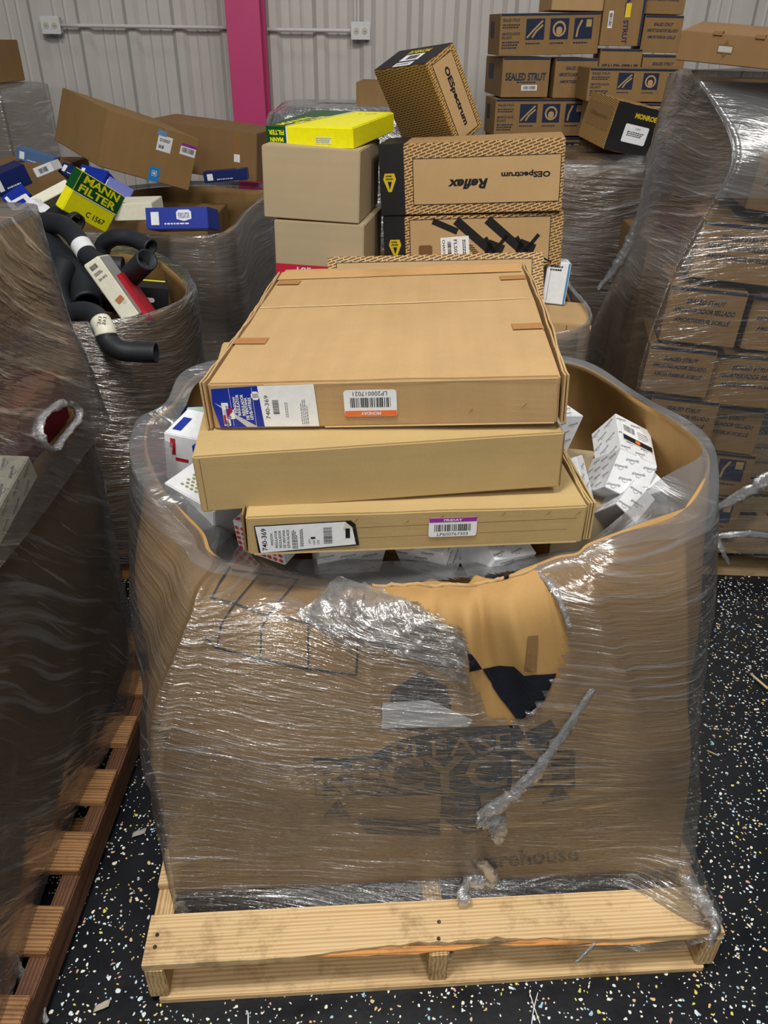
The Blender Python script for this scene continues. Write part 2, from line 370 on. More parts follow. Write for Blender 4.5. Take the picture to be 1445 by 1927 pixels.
def shell(name, cols, mat, parent=None, jitter=0, jscale=6, drop=None, thick=0, disp=None, mat2=None, j2=999, ridge=0, kind=None, seed=0, rdir=0, closed=True, out=None):
    N = len(cols); M = len(cols[0]); V = []; UV = []; F = []; MI = []
    cen = Vector((0, 0, 0))
    for c in cols: cen += c[0]
    cen /= N
    per = 0
    for i in range(N):
        if i: per += (cols[i][M//2]-cols[i-1][M//2]).length
        for j in range(M):
            p = cols[i][j]; o = Vector((p.x-cen.x, p.y-cen.y, 0)).normalized()
            q = p.copy()
            if jitter: q += o*noise.noise(p*jscale+Vector((seed, 0, 0)))*jitter
            if ridge:
                c, s = math.cos(rdir), math.sin(rdir); a = per*c+p.z*s; b = -per*s+p.z*c
                q += o*((abs(noise.noise(Vector((a*1.0, b*24, seed))))-.2)*ridge+abs(noise.noise(Vector((a*1.8, b*75, seed+9))))*ridge*.35)
            if disp: q += o*disp(p)
            V.append(q); UV.append((per, p.z))
    for i in range(N if closed else N-1):
        i2 = (i+1) % N
        for j in range(M-1):
            a, b, c, d = i*M+j, i2*M+j, i2*M+j+1, i*M+j+1
            ct = (V[a]+V[b]+V[c]+V[d])/4
            if drop and drop(ct): continue
            F.append((a, b, c, d)); MI.append(1 if j >= j2 else 0)
    o = mesh(name, V, F, [mat, mat2] if mat2 else mat, parent, kind, smooth=True, uvs=UV, mi=MI if mat2 else None)
    if thick:
        md = o.modifiers.new('thickness', 'SOLIDIFY'); md.thickness = thick; md.offset = -1
    return o
def inpoly(x, y, P):
    r = False; j = len(P)-1
    for i in range(len(P)):
        xi, yi = P[i]; xj, yj = P[j]
        if (yi > y) != (yj > y) and x < (xj-xi)*(y-yi)/(yj-yi)+xi: r = not r
        j = i
    return r
def tube(name, path, rad, mat, parent=None, n=20, sub=8, hollow=True, label=None, cat=None, group=None):
    if not isinstance(rad, (list, tuple)): rad = [rad]*len(path)
    P = herm([Vector(p) for p in path], [False]*len(path), sub, closed=False)
    RR = []
    for i in range(len(path)-1):
        for k in range(sub): RR.append(rad[i]+(rad[i+1]-rad[i])*k/sub)
    RR.append(rad[-1])
    T = [(P[min(i+1, len(P)-1)]-P[max(i-1, 0)]).normalized() for i in range(len(P))]
    nrm = T[0].orthogonal().normalized(); V = []; F = []; rings = []
    def ring(i, r):
        nonlocal nrm
        nrm = (nrm-T[i]*nrm.dot(T[i])).normalized(); bn = T[i].cross(nrm); b = len(V)
        for k in range(n):
            a = 2*math.pi*k/n; V.append(P[i]+(nrm*math.cos(a)+bn*math.sin(a))*r)
        return b
    seq = [(i, RR[i]) for i in range(len(P))]
    if hollow: seq = [(min(4, len(P)-1), RR[0]*.8), (0, RR[0]*.8)]+seq+[(len(P)-1, RR[-1]*.8), (max(0, len(P)-5), RR[-1]*.8)]
    for i, r in seq: rings.append(ring(i, r))
    for a, b in zip(rings, rings[1:]):
        for k in range(n): F.append((a+k, a+(k+1) % n, b+(k+1) % n, b+k))
    F.append(tuple(rings[0]+k for k in range(n))[::-1]); F.append(tuple(rings[-1]+k for k in range(n)))
    o = mesh(name, V, F, mat, parent, smooth=True)
    if label: tag(o, label, cat, group)
    return o
# ------------------------------------------------------------------ the setting
mesh('floor', [(-6, -2.5, 0), (6, -2.5, 0), (6, 6.2, 0), (-6, 6.2, 0)], [(0, 1, 2, 3)], rubber_floor(), kind='structure')
def corrugated():
    Y = 5.8; pitch = .30; V = []; F = []; xs = []
    x = -5.0
    while x < 5.5:
        xs += [(x, 0), (x+.03, -.032), (x+.075, -.032), (x+.105, 0)]           # main rib
        for k in (.165, .235): xs += [(x+k-.012, 0), (x+k, -.007), (x+k+.012, 0)]
        x += pitch
    for px, dy in xs: V += [(px, Y+dy, 0), (px, Y+dy, 4.2)]
    for i in range(len(xs)-1): F.append((2*i, 2*i+2, 2*i+3, 2*i+1))
    mesh('wall_back', V, F, painted_metal('white_wall_panel', 'c4bfba'), kind='structure')
corrugated()
def pillar():
    x0, x1 = -.995, -.79; V = []; F = []
    me = box_mesh('trim_1', x0, x1, 5.50, 5.515, 0, 4.2, .002)
    o = link('trim_1', me, painted_metal('pink_painted_steel', 'c63f77', .4), None, 'structure')
    link('web', box_mesh('web', (x0+x1)/2-.006, (x0+x1)/2+.006, 5.515, 5.74, 0, 4.2, 0), o.data.materials[0], o)
    link('rear_flange', box_mesh('rear_flange', x0, x1, 5.74, 5.755, 0, 4.2, .002), o.data.materials[0], o)
pillar()
CONDM = painted_metal('white_painted_conduit', 'cfccca')
def conduit(name, a, b, label, r=.011):
    tube(name, [a, (Vector(a)+Vector(b))/2, b], r, CONDM, n=12, sub=3, hollow=False, label=label, cat='conduit')
conduit('electrical_conduit', (-2.10, 5.735, 1.757), (-1.0, 5.735, 1.757), 'thin white conduit pipe running along the corrugated wall left of the pink column')
conduit('electrical_conduit', (-.78, 5.735, 1.75), (-.22, 5.735, 1.75), 'short thin white conduit pipe on the wall right of the pink column')
conduit('electrical_conduit', (-.225, 5.735, 1.76), (-.225, 5.735, 2.3), 'thin white vertical conduit pipe rising above the wall outlet', .008)
def outlet(x, z, label):
    t = empty('outlet', (x, 5.762, z)); tag(t, label, 'electrical outlet')
    link('back_box', box_mesh('back_box', -.057, .057, -.05, 0, -.045, .045, .004), painted_metal('outlet_box_steel', 'b9bcbd'), t)
    link('cover_plate', box_mesh('cover_plate', -.06, .06, -.056, -.05, -.048, .048, .002), flat('d6d8d8', .4), t)
    for sx in (-.026, .026):
        s = link('socket', bpy.data.meshes.new('socket'), flat('c6c1aa', .5), t)
        bm = bmesh.new(); bmesh.ops.create_cone(bm, cap_ends=True, segments=20, radius1=.018, radius2=.017, depth=.005, matrix=Matrix.Translation((sx, -.058, 0)) @ Matrix.Rotation(R(90), 4, 'X')); bm.to_mesh(s.data); bm.free()
        mesh('slots', [(sx+a, -.0611, b) for a, b in ((-.004, -.008), (-.001, -.008), (-.001, .0), (-.004, .0), (.003, -.008), (.006, -.008), (.006, 0), (.003, 0))], [(0, 1, 2, 3), (4, 5, 6, 7)], INK, s)
outlet(-2.14, 1.757, 'white double outlet box at the left end of the wall conduit')
outlet(-.19, 1.75, 'white double outlet box on the wall right of the pink column')

# ------------------------------------------------------------------ pallets
def pallet(label, loc, yaw, W, D, deck, stringers=(0, .5, 1), group=None, top=None, lead=.089, front_bottom=True, nb=7, H=.121, damaged=False, fb=.12):
    t = empty('pallet', loc, rotm(0, 0, yaw)); tag(t, label, 'pallet', group); bt = .017; sh = H-2*bt
    bm_, sm_ = deck
    for i, f in enumerate(stringers):
        x = (W-.04)*f
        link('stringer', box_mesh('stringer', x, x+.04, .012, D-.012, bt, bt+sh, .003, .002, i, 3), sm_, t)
    gap = (D-lead)/(nb-1)
    for k in range(nb):
        y = k*gap; bw = lead
        if damaged and k == 0: continue
        link('deck_board', box_mesh('deck_board', 0, W, y, y+bw, H-bt, H, .002, .0015, k, 4), bm_, t)
    for k, y in enumerate((0, D/2-.045, D-.13)):
        link('bottom_board', box_mesh('bottom_board', 0.02, W-.02, y+(.006 if k == 0 else 0), y+(fb if k == 0 else .12), 0, bt, .002, .0015, k+9, 4), bm_, t)
    return t
yaw = 4.0
pm = pallet('pale pine pallet in front carrying the wrapped box with three flat cartons on top', (-.467, .812, 0), yaw, 1.19, 1.20, (PINE, PINEY), damaged=True, H=.132, fb=.15)
# the split front deck board
def split_board():
    n = 60; V = []; F = []; rnd = random.Random(3); H = .132
    for i in range(n+1):
        x = 1.19*i/n
        e = 0
        if .30 < x < .95: e = .016*math.sin((x-.30)/.65*math.pi)*(1+.5*noise.noise(Vector((x*30, 0, 0))))
        e += .0015*noise.noise(Vector((x*20, 3, 1)))
        for z in (H-.017, H): V += [(x, .014+e, z), (x, .118, z)]
    for i in range(n):
        a = 4*i; b = a+4
        F += [(a+2, a+3, b+3, b+2), (a, b, b+1, a+1), (a, a+2, b+2, b), (a+1, b+1, b+3, a+3)]
    F += [(0, 1, 3, 2), (4*n, 4*n+2, 4*n+3, 4*n+1)]
    mesh('deck_board', V, F, PINE, pm)
    s = wood('splintered_wood', 'd0924c', 'a0642c')
    V = []; F = []
    for k in range(11):
        x0 = .30+.62*rnd.random(); L = rnd.uniform(.10, .28); y = .012+rnd.random()*.012; z = H-.017+rnd.random()*.010; b = len(V)
        a = [(x0, y, z), (x0+L*.5, y-.003, z-.002), (x0+L, y+.004, z+rnd.uniform(-.002, .002)), (x0+L*.5, y+.006, z+.005)]
        V += a+[(x0+L*.5, y+.003, z-.005)]; F += [(b, b+1, b+3), (b+1, b+2, b+3), (b, b+4, b+1), (b+4, b+2, b+1), (b, b+3, b+2, b+4)]
    o = mesh('splinter', V, F, s, pm); o['label'] = 'orange split edge of the front deck board'
split_board()
def nail(p, parent, n=(0, 0, 1)):
    me = bpy.data.meshes.new('nail_head'); bm = bmesh.new(); bmesh.ops.create_cone(bm, cap_ends=True, segments=10, radius1=.0045, radius2=.0035, depth=.003, matrix=Matrix.Translation(p)); bm.to_mesh(me); bm.free()
    link('nail_head', me, flat('5b5854', .4, .5, metal=1), parent)
for p in ((.02, .05, .133), (.02, .075, .133), (.595, .035, .133), (.6, .07, .133), (1.17, .04, .133)): nail(p, pm)

# ------------------------------------------------------------------ main gaylord box: columns 0..15 counter-clockwise seen from above, starting at the front left corner
def V3(*a): return Vector(a)
Z0 = .134
bot = [V3(-.432, .978, Z0), V3(-.20, .995, Z0), V3(.0, 1.010, Z0), V3(.20, 1.020, Z0), V3(.38, 1.028, Z0), V3(.53, 1.036, Z0), V3(.67, 1.045, Z0), V3(.672, 1.15, Z0),
       V3(.655, 1.40, Z0), V3(.645, 1.7, Z0), V3(.62, 1.99, Z0), V3(.1, 1.98, Z0), V3(-.50, 1.95, Z0), V3(-.51, 1.65, Z0), V3(-.505, 1.35, Z0), V3(-.475, 1.10, Z0)]
low = [p+V3(0, 0, .21) for p in bot]
for i, (dx, dy) in {0: (0, .01), 1: (0, -.005), 2: (0, -.01), 3: (0, -.012), 4: (0, -.01), 5: (0, -.005), 6: (-.03, .01), 7: (-.03, 0), 8: (.005, 0), 14: (.0, 0), 15: (.0, 0)}.items(): low[i] += V3(dx, dy, 0)
mid = [atY(315, 1370, 1.015)]+[V3(x, y, .54) for x, y in ((-.20, .99), (0, 1.0), (.20, 1.005), (.38, 1.015), (.52, 1.02), (.603, 1.06))]+[V3(.63, 1.18, .54), V3(.655, 1.40, .54), V3(.65, 1.7, .54), V3(.60, 2.0, .54), V3(.1, 2.02, .54), V3(-.50, 1.96, .54), V3(-.505, 1.65, .54), V3(-.495, 1.38, .54), V3(-.468, 1.14, .54)]
up = [atY(386, 1150, 1.085), atY(520, 1190, 1.075), atY(690, 1180, 1.06), atY(850, 1175, 1.045), atY(985, 1180, 1.035), atY(1140, 1130, 1.06), atY(1288, 1120, 1.12), V3(.64, 1.23, .75),
      V3(.67, 1.42, .77), V3(.655, 1.7, .77), V3(.56, 1.99, .77), V3(.1, 2.02, .77), V3(-.49, 1.9, .77), V3(-.53, 1.62, .77), V3(-.525, 1.42, .77), V3(-.482, 1.22, .74)]
rim = [atY(442, 1062, 1.17), atY(545, 1080, 1.19), atY(700, 1098, 1.15), atY(868, 1092, 1.13), atY(990, 1066, 1.11), atY(1150, 1003, 1.15), atY(1283, 955, 1.27), atZ(1335, 868, .98),
       atZ(1290, 803, .985), atZ(1200, 752, .985), V3(.47, 1.95, .985), V3(.1, 2.0, .985), V3(-.42, 1.86, .985), atZ(320, 765, .98), atZ(274, 808, .965), atZ(292, 906, .94)]
SC = [i in (0, 6) for i in range(16)]
LV = [bot, low, mid, up, rim]
def dist_seg(p, a, b):
    t = max(0, min(1, (p-a).dot(b-a)/(b-a).length_squared)); return (p-a-(b-a)*t).length
def folds(p):
    d = 0
    if p.y < 1.35:
        a, b = Vector((-.422, 1.015, .537)), Vector((-.262, 1.17, .91)); q = dist_seg(p, a, b)
        d += .022*math.exp(-((q-.05)/.04)**2)*(1 if p.x < a.x+(b.x-a.x)*max(0, min(1, (p.z-.537)/.373)) else .15)
        if p.z > .62:
            k = min(1, (p.z-.62)/.15)
            for x0, sl, am, wd in ((.085, -.05, -.013, .010), (.150, .12, .016, .014), (.185, .20, -.014, .010), (.235, .28, .015, .018), (-.02, 0, .008, .03), (.40, .5, .012, .02)):
                xx = x0-sl*(p.z-.80); d += am*k*math.exp(-((p.x-xx)/wd)**2)
    return d
cols = shell_grid(LV, SC, [False, False, True, False, False], 22, 10)
gt = empty('cardboard_box', (0.1, 1.03, Z0)); tag(gt, 'large crushed brown recycling bin box wrapped in film on the front pine pallet', 'box')
gm = shell('wall', cols, KR, gt, jitter=.012, jscale=5, thick=.006, disp=folds)
gm.matrix_parent_inverse = gt.matrix_basis.inverted()
bm = bmesh.new(); bm.from_mesh(gm.data); GB = BVHTree.FromBMesh(bm); bm.free()
def on_wall(x, y, lift=.0025, bvh=None):
    d = ray(x, y).normalized(); h = (bvh or GB).ray_cast(CAMPOS, d)
    if h[0] is None: return atY(x, y, 1.1)
    n = h[1] if h[1].dot(d) < 0 else -h[1]
    return h[0]+n*lift
def decal(name, pieces, mat, parent, bvh=None, lift=.0025, maxlen=14):
    bm = bmesh.new()
    for vs, fs in pieces:
        b = [bm.verts.new((x, y, 0)) for x, y in vs]
        for f in fs:
            if len(set(f)) > 2:
                try: bm.faces.new([b[i] for i in f])
                except ValueError: pass
    bmesh.ops.triangulate(bm, faces=bm.faces[:])
    for _ in range(6):
        es = [e for e in bm.edges if e.calc_length() > maxlen]
        if not es: break
        bmesh.ops.subdivide_edges(bm, edges=es, cuts=1); bmesh.ops.triangulate(bm, faces=bm.faces[:])
    for v in bm.verts: v.co = on_wall(v.co.x, v.co.y, lift, bvh)
    me = bpy.data.meshes.new(name); bm.to_mesh(me); bm.free()
    o = link(name, me, mat, parent); o.matrix_parent_inverse = parent.matrix_basis.inverted(); return o
def strip(pts, w):
    out = []
    for (x0, y0), (x1, y1) in zip(pts, pts[1:]):
        L = math.hypot(x1-x0, y1-y0); nx, ny = -(y1-y0)/L*w/2, (x1-x0)/L*w/2
        out.append(([(x0+nx, y0+ny), (x1+nx, y1+ny), (x1-nx, y1-ny), (x0-nx, y0-ny)], [(0, 1, 2, 3)]))
    return out
def Zm(pts, ox, oy, s): return [(ox+x/s, oy+y/s) for x, y in pts]
LN = []
for L in ([(400, 322), (520, 350), (650, 400), (880, 445), (1110, 490)], [(375, 510), (430, 562), (640, 620), (880, 665), (1115, 697)], [(410, 320), (440, 262), (500, 175)],
          [(630, 220), (520, 350), (455, 450), (435, 562)], [(825, 240), (690, 400), (650, 470), (645, 620)], [(1020, 300), (905, 380), (880, 450), (876, 660)], [(1150, 310), (1125, 450), (1112, 695)], [(505, 190), (640, 208), (830, 238)]):
    LN += strip(Zm(L, 240, 1000, 2.58), 3.6)
decal('printed_grid', LN, DARKINK, gt)
def ty(s, cx, cy, w, h, rot=0, bold=0): vs, fs = text2d(s, bold); return ([(cx+a, cy-b) for a, b in xf(vs, 0, 0, w, h, rot)], fs)
SY = [[(880, 1222), (906, 1258), (884, 1263)], [(906, 1258), (940, 1251), (968, 1253), (986, 1270), (1000, 1297), (1047, 1266), (1022, 1320), (976, 1357), (940, 1310)],
      [(986, 1377), (1036, 1352), (1060, 1390), (1019, 1426)], [(735, 1300), (790, 1262), (840, 1290), (850, 1330), (800, 1375), (735, 1370)],
      [(800, 1378), (880, 1366), (975, 1363), (990, 1385), (965, 1400), (1010, 1430), (1012, 1482), (870, 1492), (700, 1498), (640, 1470), (700, 1420), (740, 1395)],
      [(592, 1440), (650, 1425), (690, 1440), (690, 1490), (600, 1492)], [(608, 1535), (637, 1502), (660, 1535)], [(672, 1538), (828, 1538), (828, 1570), (690, 1567)],
      [(830, 1496), (902, 1489), (858, 1530), (910, 1562), (880, 1570), (828, 1536)], [(1052, 1470), (1072, 1500), (1018, 1512)], [(1035, 1425), (1082, 1415), (1080, 1460), (1040, 1468)]]
decal('recycling_symbol', [poly(p) for p in SY], DARKINK, gt)
decal('lettering_outline', [ty('RECYCLE', 836, 1452, 490, 74, 2, .05)], DARKINK, gt, lift=.0032)  # wider dark print behind RECYCLE, outlining its letters
decal('lettering', [ty('PLEASE', 850, 1403, 226, 36, 5), ty('RECYCLE', 832, 1452, 480, 62, 2, .02)], KRM, gt, lift=.0040)
decal('warehouse_lettering', [ty('warehouse', 985, 1612, 205, 30, 5, .02)], DARKINK, gt)
decal('paper_sticker', [poly([(720, 1320), (808, 1315), (812, 1340), (890, 1352), (880, 1364), (718, 1368)])], LBL, gt, lift=.004)
decal('tape', [poly([(992, 1196), (1012, 1194), (1008, 1262), (986, 1262)])], KRD, gt, lift=.003)
# the crushed, folded-over rim of the front wall
def torn_edge():
    V = []; F = []; pts = []
    for i in range(60):
        x = 700+(1010-700)*i/59
        y = 1096-34*max(0, (x-880)/130)**1.5+5*noise.noise(Vector((x*.03, 0, 0)))
        P = on_wall(x, y+8, 0); pts.append(P)
    for i, P in enumerate(pts):
        z = .004*noise.noise(Vector((i*.5, 1, 1)))
        for k, (dy, dz) in enumerate(((-.001, .0), (-.0015, .005), (.002, .006), (.007, .003))): V.append(P+Vector((0, dy, dz+z)))
    for i in range(59):
        for k in range(3): F.append((i*4+k, i*4+4+k, i*4+5+k, i*4+1+k))
    o = mesh('torn_rim', V, F, KRT, gt, smooth=True); o.matrix_parent_inverse = gt.matrix_basis.inverted()
torn_edge()

# ------------------------------------------------------------------ stretch film around it
def off(p, d, dz=0):
    c = Vector((.1, 1.5, p.z)); n = (p-c); n.z = 0; n.normalize(); return p+n*d+Vector((0, 0, dz))
def film_levels():
    hem = [atY(340, 1745, .945), atY(560, 1716, .95), atY(760, 1728, .945), atY(900, 1745, .935), atY(1040, 1768, .925), atY(1190, 1792, .918), atY(1352, 1752, .915), V3(.735, 1.10, .10), V3(.74, 1.4, .10), V3(.72, 1.7, .1), V3(.66, 2.03, .1), V3(.1, 2.03, .1), V3(-.53, 2.0, .1), V3(-.55, 1.6, .1), V3(-.54, 1.35, .11), V3(-.49, 1.08, .125)]
    b = [off(p, .012, .02) for p in bot]; b[6] = atY(1305, 1640, .995); b[5] = off(bot[5], .02, .02)
    l = [off(p, .014) for p in low]; l[6] = off(low[6], .022)
    m_ = [off(p, .016) for p in mid]; m_[7] = off(mid[7], .022)
    u = [off(p, .018) for p in up]
    u[0] = atY(375, 1150, 1.06); u[6] = off(up[6], .03); u[7] = off(up[7], .024)
    r = [off(p, .016, .006) for p in rim]; r[15] = off(rim[15], .026, .006); r[14] = off(rim[14], .026, .010); r[12] = V3(-.44, 1.87, 1.0)
    r[6] = off(rim[6], .05, .0)
    r[0] = off(rim[0], .02, .012); r[1] = off(rim[1], .012, .012); r[2] = off(rim[2], .008, .0); r[3] = off(rim[3], .008, .0); r[4] = off(rim[4], .008, .0)
    i_ = [atY(405, 985, 1.30), atY(500, 1046, 1.24), atY(640, 1052, 1.22), atY(800, 1056, 1.20), atY(960, 1052, 1.20), atY(1118, 1010, 1.28), atY(1238, 905, 1.36), atZ(1322, 852, .99), atZ(1275, 800, .99), atZ(1190, 745, .99), V3(.46, 1.93, .985), V3(.1, 1.97, .98), V3(-.40, 1.83, .985), atZ(345, 770, .97), atZ(325, 830, .95), atZ(335, 925, .93)]
    return [hem, b, l, m_, u, r, i_]
fc = shell_grid(film_levels(), [i in (0,) for i in range(16)], [False, True, False, False, False, True, False], 26, 14)
HOLE = [(690, 1104), (780, 1130), (878, 1195), (882, 1245), (884, 1285), (905, 1300), (918, 1345), (960, 1362), (1000, 1340), (1040, 1290), (1064, 1240), (1072, 1178), (1046, 1120), (1006, 1068), (880, 1086), (800, 1094)]
def dropm(p):
    if p.y > 1.35: return False
    x, y = toPx(p); return inpoly(x, y, HOLE)
def hem_noise(p):
    return 0
fo = shell('stretch_film', fc, FILM, None, jitter=.006, jscale=7, ridge=.0055, drop=dropm, seed=4, rdir=0.05, disp=lambda p: max(0, folds(p))*.9, mat2=FILMB, j2=14*5-3)
tag(fo, 'clear stretch film wrapped around the crushed recycling bin box on the front pallet', 'stretch film')
def crumple(name, pts, label=None, parent=None, r=.014, seed=0, mat=None, dense=9, flat_=.5, anchor=0, lift=.012):
    """a bunched, twisted strand of film following world points"""
    P = herm([Vector(p) for p in pts], [False]*len(pts), dense, closed=False); V = []; F = []; n = 12
    rr = r if isinstance(r, (list, tuple)) else [r]*len(pts)
    for i, p in enumerate(P):
        f = i/dense; k = min(int(f), len(rr)-2); ra = rr[k]+(rr[k+1]-rr[k])*(f-k)
        T = (P[min(i+1, len(P)-1)]-P[max(0, i-1)]).normalized(); a = T.cross(Vector((0, -1, .2))).normalized(); b = a.cross(T)
        for q in range(n):
            th = 2*math.pi*q/n; s = 1+.9*noise.noise(Vector((q*1.3, i*.55, seed)))
            V.append(p+a*math.cos(th)*ra*s+b*math.sin(th)*ra*s*flat_)
    for i in range(len(P)-1):
        for q in range(n): F.append((i*n+q, i*n+(q+1) % n, (i+1)*n+(q+1) % n, (i+1)*n+q))
    uv = [((i % n)*.01, (i//n)*.01) for i in range(len(V))]
    o = mesh(name, V, F, mat or FILMH, parent, smooth=True, uvs=uv)
    if parent: o.matrix_parent_inverse = parent.matrix_basis.inverted()
    return o
bm = bmesh.new(); bm.from_mesh(fo.data); FB = BVHTree.FromBMesh(bm); bm.free()
def onf(x, y, lift=.01): return on_wall(x, y, lift, FB)
crumple('twisted_strand', [onf(1112, 1290), onf(1060, 1370), onf(1010, 1440), onf(960, 1490), onf(905, 1528)], parent=fo, r=[.006, .009, .011, .013, .015], seed=1)
crumple('twisted_strand', [onf(905, 1528), onf(935, 1545), onf(935, 1580)], parent=fo, r=[.02, .022, .006], seed=2)
crumple('twisted_strand', [onf(905, 1615), onf(925, 1650), onf(878, 1660), onf(872, 1705), onf(862, 1745), atY(850, 1790, .90), atY(846, 1812, .895)], parent=fo, r=[.010, .015, .02, .012, .006, .004, .003], seed=3)
crumple('twisted_strand', [onf(1072, 1180, 0), onf(1060, 1245, 0), onf(1038, 1295, 0), onf(1002, 1342, 0), onf(962, 1364, 0), onf(925, 1345, 0)], parent=fo, r=.004, seed=4)
crumple('twisted_strand', [onf(1004, 1066, 0), onf(1046, 1118, 0), onf(1072, 1180, 0)], parent=fo, r=.005, seed=5)
# crumpled torn lip of the film left of the hole
def torn_lip():
    top = [(640, 1095), (700, 1112), (760, 1130), (830, 1168), (878, 1190)]; botm = [(560, 1160), (640, 1205), (720, 1215), (800, 1240), (880, 1285)]
    V = []; F = []; n = 40; m_ = 26
    for i in range(n+1):
        f = i/n*(len(top)-1); k = min(int(f), len(top)-2); u = f-k
        tx = top[k][0]+(top[k+1][0]-top[k][0])*u; ty_ = top[k][1]+(top[k+1][1]-top[k][1])*u
        bx = botm[k][0]+(botm[k+1][0]-botm[k][0])*u; by = botm[k][1]+(botm[k+1][1]-botm[k][1])*u
        for j in range(m_+1):
            v = j/m_; x = tx+(bx-tx)*v; y = ty_+(by-ty_)*v; y += 5*noise.noise(Vector((i*.5, j*.1, 2)))
            lift = .008+.012*noise.noise(Vector((x*.045, y*.06, 5)))+.006*noise.noise(Vector((x*.15, y*.15, 9)))
            V.append(on_wall(x, y, max(.002, lift+.004)))
    for i in range(n):
        for j in range(m_): F.append((i*(m_+1)+j, (i+1)*(m_+1)+j, (i+1)*(m_+1)+j+1, i*(m_+1)+j+1))
    o = mesh('torn_film_edge', V, F, FILMH, fo, smooth=True, uvs=[(v.x, v.z) for v in V])
torn_lip()

crumple('loose_film', [onf(338, 1690, .004), atY(345, 1735, .95), atY(352, 1768, .90), atY(366, 1782, .885)], parent=fo, r=[.010, .016, .012, .005], seed=6)
crumple('loose_film', [atY(1118, 1776, .86), atY(1100, 1796, .84), atY(1082, 1812, .83)], parent=fo, r=[.006, .004, .002], seed=7)
crumple('loose_film', [atY(1290, 1650, .99), atY(1318, 1690, .96), atY(1345, 1740, .90), atY(1335, 1775, .86)], parent=fo, r=[.012, .014, .018, .01], seed=9)
# ------------------------------------------------------------------ the three flat cartons on top
def license_label(t, dims, f, u, v, w, h, number, day, col, flip, seed):
    lb = put(t, dims, f, 'label', [rrect(u, v, w, h)], LBL, .0022); s = -1 if flip else 1; rot = 180 if flip else 0
    lb2 = put(lb, dims, f, 'colour_band', [rect(u, v+s*h*.38, w*.985, h*.22)], col, .0025)
    put(lb, dims, f, 'day_lettering', [txt(day, u, v+s*h*.375, w*.38, h*.12, rot, .02)], LBL, .0028)
    put(lb, dims, f, 'barcode', [bars(u, v-s*h*.03, w*.76, h*.36, rot, seed=seed)], INK, .0025)
    put(lb, dims, f, 'lettering', [txt(number, u, v-s*h*.36, w*.64, h*.16, rot)], INK, .0025)
# top one
dT = (.607, .782, .088)
top = carton('flat_carton', 'large flat brown carton on top of the stack with a blue and white end label', 'box', (-.003, 1.236, 1.119), (0, -3.4, -3.2), dT, KRT, bev=.0035, dent=.0018, cuts=6, seed=1)
# creased lid line, worn edge flaps, tapes
put(top, dT, 'T', 'crease', [(lambda P: (P, [(0, 1, 2, 3)]))([(.004, .435), (.60, .452), (.60, .4555), (.004, .4395)])], flat('d8b98a', .7, name='paper_scuff'), .0018)
put(top, dT, 'T', 'clear_tape', [rect(.30, .715, .60, .075, .8)], flat('c79a64', .22, .6, name='clear_tape'), .0019)
for u, v, w in ((.035, .645, .055), (.575, .628, .06), (.03, .215, .07), (.575, .262, .06)):
    put(top, dT, 'T', 'tape', [rect(u, v, w, .036, 2 if u > .3 else -3)], TAPE, .0021)
def side_flaps(t, dims, side, n, L0, L1, mat, out=.012, seed=0):
    w, d, h = dims; s = -1 if side == 'L' else 1
    for k in range(n):
        m_ = 30; V = []; F = []; x = s*(w/2+.003+k*.005)
        for i in range(m_+1):
            y = L0+(L1-L0)*i/m_
            wob = .004*noise.noise(Vector((y*9, k*3.3, seed)))+s*out*.4*math.sin(i/m_*3.1)**2
            for z in (.004, h+.003+.004*noise.noise(Vector((y*22, k, seed+5)))):
                V += [Vector((x+s*wob, y, z)), Vector((x+s*(.0035)+s*wob, y, z))]
        for i in range(m_):
            a = 4*i; b = a+4
            F += [(a, b, b+2, a+2), (a+1, a+3, b+3, b+1), (a+2, b+2, b+3, a+3), (a, a+1, b+1, b)]
        F += [(0, 2, 3, 1), (4*m_, 4*m_+1, 4*m_+3, 4*m_+2)]
        mesh('side_flap', V, F, mat, t)
side_flaps(top, dT, 'R', 2, -.006, .76, KRT, seed=2); side_flaps(top, dT, 'L', 2, -.004, .74, KRT, seed=7)
